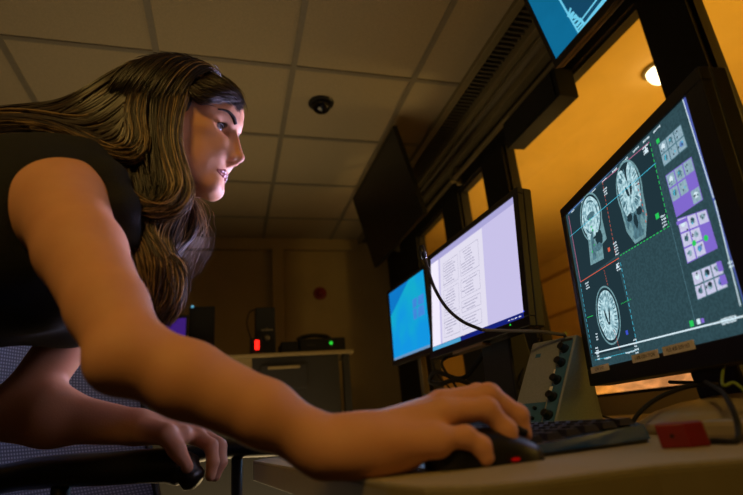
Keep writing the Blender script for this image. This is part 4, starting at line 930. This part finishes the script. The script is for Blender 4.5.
# scalp cap so that no skin shows through
T = Field(tuple(Hc - .17), tuple(Hc + .17), .004)
T.ell(cr - hF * .006 + hU * .006, (.101, .080, .090), HA, .01); T.ell(S_(165, 130), (.088, .074, .085), HA, .02); T.ell(S_(160, 150), (.055, .068, .07), HA, .03)
T.ell(S_(228, 132), (.075, .072, .072), HA, .012, sub=True); T.ell(S_(215, 165), (.07, .075, .07), HA, .01, sub=True)
v_, q_ = T.mesh(); v_ = relax(v_, q_, 1, .5)
link('scalp_hair', v_, q_.tolist(), HM[0], parent=person, smooth=True)
AX3 = [AX[0], AY[0], AZ[0]]; hv, hf, hm_ = [], [], []; HG = MB()
def bundle(guides, n, dx=0., r=.0011, cols=(.3, .4, .2, .1), jit=.004, seed=0, wave=.0035, tip=.25):
    """strands blended between neighbouring guide curves; guides = lists of 3-D points"""
    rg = np.random.default_rng(seed); G = [np.array(spline(g_, 6)) for g_ in guides]
    K = 30; G = [np.array([np.interp(np.linspace(0, 1, K), np.linspace(0, 1, len(g_)), g_[:, c_]) for c_ in range(3)]).T for g_ in G]
    if dx: G = [g_ + np.array(AX3) * dx * np.linspace(0, 1, K)[:, None] for g_ in G]
    if r < .002: n = int(n * 2.4); r *= .56
    K2 = 26; ns = 4; G = np.array([[[np.interp(t_, np.linspace(0, 1, K), g_[:, c_]) for c_ in range(3)] for t_ in np.linspace(0, 1, K2)] for g_ in G]); tl0 = np.linspace(0, 1, K2)
    u = rg.random(n) * (len(G) - 1); i = np.minimum(u.astype(int), len(G) - 2); t = (u - i)[:, None, None]
    P_ = G[i] * (1 - t) + G[i + 1] * t
    end = 1 - rg.random(n) ** 2 * tip; q = tl0[None] * end[:, None] * (K2 - 1); q0 = np.minimum(q.astype(int), K2 - 2); fr0 = (q - q0)[:, :, None]; ar = np.arange(n)[:, None]
    P_ = P_[ar, q0] * (1 - fr0) + P_[ar, q0 + 1] * fr0; tt = tl0[None, :, None]
    o1 = rg.normal(0, jit, (n, 1, 3)); o2 = rg.normal(0, jit * 1.6, (n, 1, 3)); ph = rg.random((n, 1, 1)) * 6.3; fr_ = rg.uniform(5, 11, (n, 1, 1))
    P_ = P_ + o1 * (1 - tt) * .6 + o2 * tt + wave * .6 * tt * np.concatenate([np.sin(fr_ * tt + ph), np.cos(fr_ * tt + ph * 2), np.sin(fr_ * tt * .8 + ph * 3)], 2)
    rr = r * rg.uniform(.7, 1.4, (n, 1)) * np.clip(np.minimum(1, np.minimum((1.02 - tl0) * 6, tl0 * 8 + .25)), .12, 1)[None]
    T_ = np.gradient(P_, axis=1); T_ /= np.linalg.norm(T_, axis=2, keepdims=True) + 1e-9
    U_ = np.cross(T_, hL); U_ /= np.linalg.norm(U_, axis=2, keepdims=True) + 1e-9; W2 = np.cross(T_, U_)
    vs = np.stack([P_ + rr[..., None] * (math.cos(a_) * U_ + math.sin(a_) * W2) for a_ in np.arange(ns) * 2 * math.pi / ns], 2).reshape(-1, 3)
    b0 = (np.arange(n)[:, None, None] * K2 + np.arange(K2 - 1)[None, :, None]) * ns; j = np.arange(ns)[None, None]; j2 = (j + 1) % ns
    fs = np.stack([b0 + j, b0 + j2, b0 + ns + j2, b0 + ns + j], 3).reshape(-1, 4)
    hf.append(fs + sum(len(v) for v in hv)); hv.append(vs); hm_.append(np.repeat(rg.choice(4, n, p=cols), (K2 - 1) * ns))
h = lambda px, py, w: S_(px, py, w)
# top of head: parting to temple / forehead sweep (near side)
SW = lambda l: [h(*q) for q in l]
bundle([SW([(178, 62, .01), (195, 66, .03), (212, 74, .045), (226, 84, .045), (236, 94, .030), (240, 106, .014)]),
        SW([(170, 61, .02), (188, 70, .045), (206, 80, .060), (222, 89, .058), (234, 98, .040), (240, 110, .018)]),
        SW([(165, 61, .03), (183, 74, .060), (199, 86, .070), (214, 92, .066), (227, 96, .052), (236, 100, .034)]),
        SW([(160, 62, .04), (178, 78, .070), (190, 92, .078), (198, 100, .074), (206, 100, .070), (214, 98, .064)])], 420, r=.0012, cols=(.88, .12, 0, 0), jit=.0025, seed=1, wave=.001, tip=.1)
bundle([SW([(178, 62, .01), (198, 66, -.01), (216, 76, -.015), (230, 86, -.015), (238, 95, -.01), (241, 104, -.005)]), SW([(178, 61, .01), (198, 65, -.03), (216, 74, -.045), (228, 86, -.056), (236, 100, -.064), (234, 116, -.070)]), SW([(172, 61, .0), (188, 62, -.04), (204, 70, -.062), (216, 82, -.072), (222, 98, -.078), (220, 120, -.082)])], 380, r=.0012, cols=(.9, .1, 0, 0), jit=.003, seed=2, wave=.001)
# near front lock, down past the cheek and curling back
G1 = [SW([(176, 62, .03), (192, 72, .062), (188, 92, .078), (181, 116, .084), (178, 142, .086), (184, 168, .086), (190, 190, .086), (184, 206, .088), (168, 216, .09), (150, 214, .09), (133, 206, .09)]),
      SW([(168, 61, .03), (180, 78, .070), (174, 104, .084), (170, 132, .088), (174, 160, .090), (181, 186, .090), (174, 202, .092), (158, 211, .094), (140, 206, .094), (126, 194, .092)]),
      SW([(160, 61, .03), (168, 80, .074), (162, 108, .088), (160, 136, .092), (166, 164, .094), (172, 186, .094), (163, 203, .096), (146, 206, .098), (130, 196, .096), (118, 182, .094)])]
bundle(G1, 620, r=.0011, cols=(.34, .24, .28, .14), jit=.003, seed=3, wave=.003, tip=.35)
G2 = [SW([(162, 60, .03), (158, 74, .070), (147, 98, .086), (144, 122, .090), (148, 144, .092), (140, 158, .094), (122, 161, .094), (102, 154, .09), (82, 143, .085), (60, 133, .08), (30, 128, .07), (-10, 130, .06)]),
      SW([(155, 59, .02), (146, 72, .066), (132, 92, .082), (128, 114, .088), (133, 136, .090), (126, 150, .092), (108, 150, .09), (88, 140, .085), (66, 131, .08), (40, 125, .07), (10, 122, .06), (-30, 126, .05)])]
bundle(G2, 420, r=.0011, cols=(.50, .24, .20, .06), jit=.003, seed=4, wave=.003)
# hair over the back
G3 = [SW([(156, 66, .03), (130, 72, .05), (104, 88, .065), (80, 106, .07), (56, 118, .065), (25, 124, .055), (-25, 132, .04)]), SW([(158, 64, .0), (134, 66, .03), (110, 78, .045), (88, 93, .05), (64, 106, .045), (36, 113, .04), (-25, 118, .03)]),
      SW([(160, 64, .0), (138, 65, -.01), (112, 77, -.01), (90, 93, .0), (60, 109, .0), (25, 115, .0), (-25, 120, .0)]), SW([(150, 65, -.05), (128, 80, -.06), (110, 100, -.06), (88, 115, -.05), (60, 125, -.04), (25, 130, -.03), (-25, 136, -.02)])]
bundle([G3[0], SW([(152, 70, .05), (134, 92, .074), (112, 112, .078), (92, 124, .078), (70, 124, .075), (44, 120, .07), (10, 119, .06), (-25, 126, .05)]), SW([(154, 80, .06), (140, 106, .08), (120, 128, .084), (98, 138, .082), (74, 132, .078), (46, 125, .07), (10, 122, .06), (-25, 128, .05)]), G2[1]], 500, r=.003, cols=(.7, .26, .04, 0), jit=.003, seed=56, wave=.001, tip=.1)
bundle(G3, 500, r=.003, cols=(.95, .05, 0, 0), jit=.004, seed=55, wave=.001, tip=.1)
bundle(G3, 900, r=.0013, cols=(.82, .15, .03, 0), jit=.003, seed=5, wave=.002, tip=.15)
# crown-to-side filler
G4 = [SW([(170, 60, .0), (160, 66, .05), (152, 90, .078), (150, 120, .080), (152, 150, .080), (155, 180, .080), (150, 205, .080)]), SW([(180, 61, .0), (184, 74, .05), (176, 100, .074), (172, 130, .076), (172, 160, .076), (178, 185, .074), (180, 200, .074)]), SW([(150, 60, .0), (136, 76, .05), (124, 102, .070), (122, 130, .074), (126, 158, .076), (134, 185, .078), (140, 205, .08)])]
bundle(G4, 600, r=.0016, cols=(.85, .15, 0, 0), jit=.004, seed=6, wave=.002)
# lower near mass in front of the shoulder
G5 = [SW([(140, 180, .078), (132, 200, .078), (122, 216, .080), (124, 240, .080), (134, 262, .080), (146, 284, .078), (158, 304, .076), (170, 322, .074)]),
      SW([(160, 185, .08), (150, 212, .086), (152, 232, .090), (166, 250, .090), (174, 268, .088), (176, 290, .084), (176, 306, .08), (172, 321, .076)]),
      SW([(178, 185, .06), (168, 214, .070), (160, 234, .080), (168, 254, .084), (184, 270, .082), (188, 290, .08), (184, 310, .078), (172, 325, .074)]),
      SW([(184, 190, .04), (180, 214, .056), (172, 236, .07), (178, 256, .076), (190, 272, .076), (190, 295, .074), (182, 312, .074), (172, 324, .072)])]
bundle(G5, 900, dx=-.022, r=.0012, cols=(.44, .24, .22, .10), jit=.0035, seed=7, wave=.005, tip=.3)
G5b = [SW([(120, 165, .07), (116, 185, .07), (118, 210, .07), (122, 240, .07), (132, 270, .07), (146, 296, .07)]), SW([(190, 190, -.02), (186, 215, .0), (176, 245, .04), (176, 275, .05), (178, 300, .06), (174, 316, .06)])]
bundle(G5b, 420, dx=-.02, r=.0018, cols=(.92, .08, 0, 0), jit=.006, seed=8, wave=.003)
# far side lock under the chin
G6 = [SW([(186, 186, -.050), (196, 200, -.050), (203, 216, -.05), (202, 234, -.05), (192, 250, -.04), (184, 266, -.02), (186, 288, .0), (180, 306, .02)]), SW([(180, 188, -.06), (188, 202, -.06), (194, 220, -.06), (192, 238, -.05), (182, 254, -.03), (176, 272, -.01), (180, 292, .01), (176, 310, .03)]),
      SW([(176, 186, -.03), (180, 204, -.03), (184, 222, -.03), (184, 240, -.02), (176, 258, .0), (172, 278, .01), (174, 298, .03), (172, 312, .04)])]
bundle(G6, 520, dx=-.034, r=.0012, cols=(.35, .42, .20, .03), jit=.003, seed=9, wave=.004)
bundle([SW([(190, 195, -.05), (204, 210, -.05), (212, 224, -.05), (208, 242, -.05), (196, 262, -.04)]), SW([(186, 190, -.06), (200, 212, -.06), (206, 232, -.06), (200, 250, -.05), (190, 270, -.04)])], 26, dx=-.016, r=.0004, cols=(0, .3, .5, .2), jit=.008, seed=10, wave=.008)
CC = cr - hF * .006 + hU * .006
def CP(a_, p_, e=1.05): a_, p_ = math.radians(a_), math.radians(p_); return CC + (e - .02) * (hF * .101 * math.sin(a_) + hL * .080 * math.cos(a_) * math.sin(p_) + hU * .090 * math.cos(a_) * math.cos(p_))
for sg in (1, -1):
    bundle([[CP(a_, sg * -6, 1.02), CP(a_ - 3, sg * 15), CP(a_ - 8, sg * 40, 1.07), CP(a_ - 14, sg * 65, 1.10), CP(a_ - 20, sg * 90, 1.14), CP(a_ - 26, sg * 112, 1.2)] for a_ in (44, 30, 10, -10, -30, -50, -66)], 900, r=.0014, cols=(.84, .11, .05, 0), jit=.002, seed=70 + sg, wave=.001, tip=.7)
link('hair', np.concatenate(hv), np.concatenate(hf).tolist(), HM, parent=person, mi=np.concatenate(hm_), smooth=True)
ch2 = chair('office_chair', 'office chair with a blue-grey mesh back, its near armrest under the woman\'s left hand', (-.113, 1.19), math.radians(-30), back_mat=MESH, bw=.27, bh=.55, sz=.47, armz=.275)
# ================================================================== LIGHT
def spot(name, loc, to, power, col, ang):
    l = bpy.data.lights.new(name, 'SPOT'); l.energy = power; l.color = col; l.spot_size = math.radians(ang); l.spot_blend = .5; l.shadow_soft_size = .06
    o = bpy.data.objects.new(name, l); COL.objects.link(o); o.location = loc; o.rotation_euler = (Vector(to) - Vector(loc)).to_track_quat('-Z', 'Y').to_euler()
def area(name, loc, to, sx, sy, power, col, spread=180):
    l = bpy.data.lights.new(name, 'AREA'); l.shape = 'RECTANGLE'; l.size = sx; l.size_y = sy; l.energy = power; l.color = col; l.spread = math.radians(spread)
    o = bpy.data.objects.new(name, l); COL.objects.link(o); o.location = loc
    d = Vector(to) - Vector(loc); o.rotation_euler = d.to_track_quat('-Z', 'Y').to_euler() if abs(d.z) < .95 * d.length else (math.pi if d.z > 0 else 0, 0, 0); return o
OR = (1., .52, .05); WARM = (1., .72, .36); COOL = (.80, .76, 1.)
area('scan_room_wall_fill', (1.6, 1.5, .55), (4.4, 1.5, 1.2), 4.2, .4, 34, OR)  # added area light hidden under the sill to brighten the far wall
area('scan_room_floor_bounce', (2.7, 1.9, 1.75), (2.7, 1.9, 3), 1.4, 5.2, 30, OR)
area('scan_room_front_light', (3.6, -1.0, 1.9), (0, .5, 1.0), 1.6, 1.2, 14, (1., .62, .10))
spot('table_fill_spot', (3.1, 3.4, 2.6), (2.9, 3.3, .8), 90, (1., .72, .42), 90)  # unseen spot added to brighten the blanket
area('warm_fill_left', (-.62, -.6, 2.15), (-.05, .5, .9), .35, .35, 4.0, (1., .60, .14), 110)  # added warm fill with no fitting, for the arm, bezels and hair
spot('cabinet_fill_spot', (2.3, 2.9, 2.6), (xw + .1, 3.4, zz - .2), 60, (.75, .85, 1.), 30)  # unseen cool spot added to make the white cabinet stand out
spot('window_spill', tuple(onx(655, 215, 2.2)), (.8, 2.6, 2.35), 16, (1., .66, .20), 110)
area('room_ceiling_bounce', (0, 2.5, .4), (0, 2.5, 3), 1.6, 1.6, 17, WARM)
area('monitor_glow_right', tuple(SM.pos + SM.n * .03), tuple(SM.pos + SM.n * 1), .38, .28, .45, (.66, .62, 1.), 110)
area('monitor_glow_middle', tuple(SMID.pos + SMID.n * .03), (-.07, .78, 1.28), .44, .27, 5.2, (.66, .58, 1.), 66)
area('monitor_glow_left', (.685, 1.93, 1.178), (-.1, .8, 1.3), .34, .27, 1.8, (.35, .62, 1.), 75)
W = bpy.data.worlds.new('world'); SC.world = W; W.use_nodes = True; W.node_tree.nodes['Background'].inputs[0].default_value = (.004, .003, .002, 1); W.node_tree.nodes['Background'].inputs[1].default_value = 1
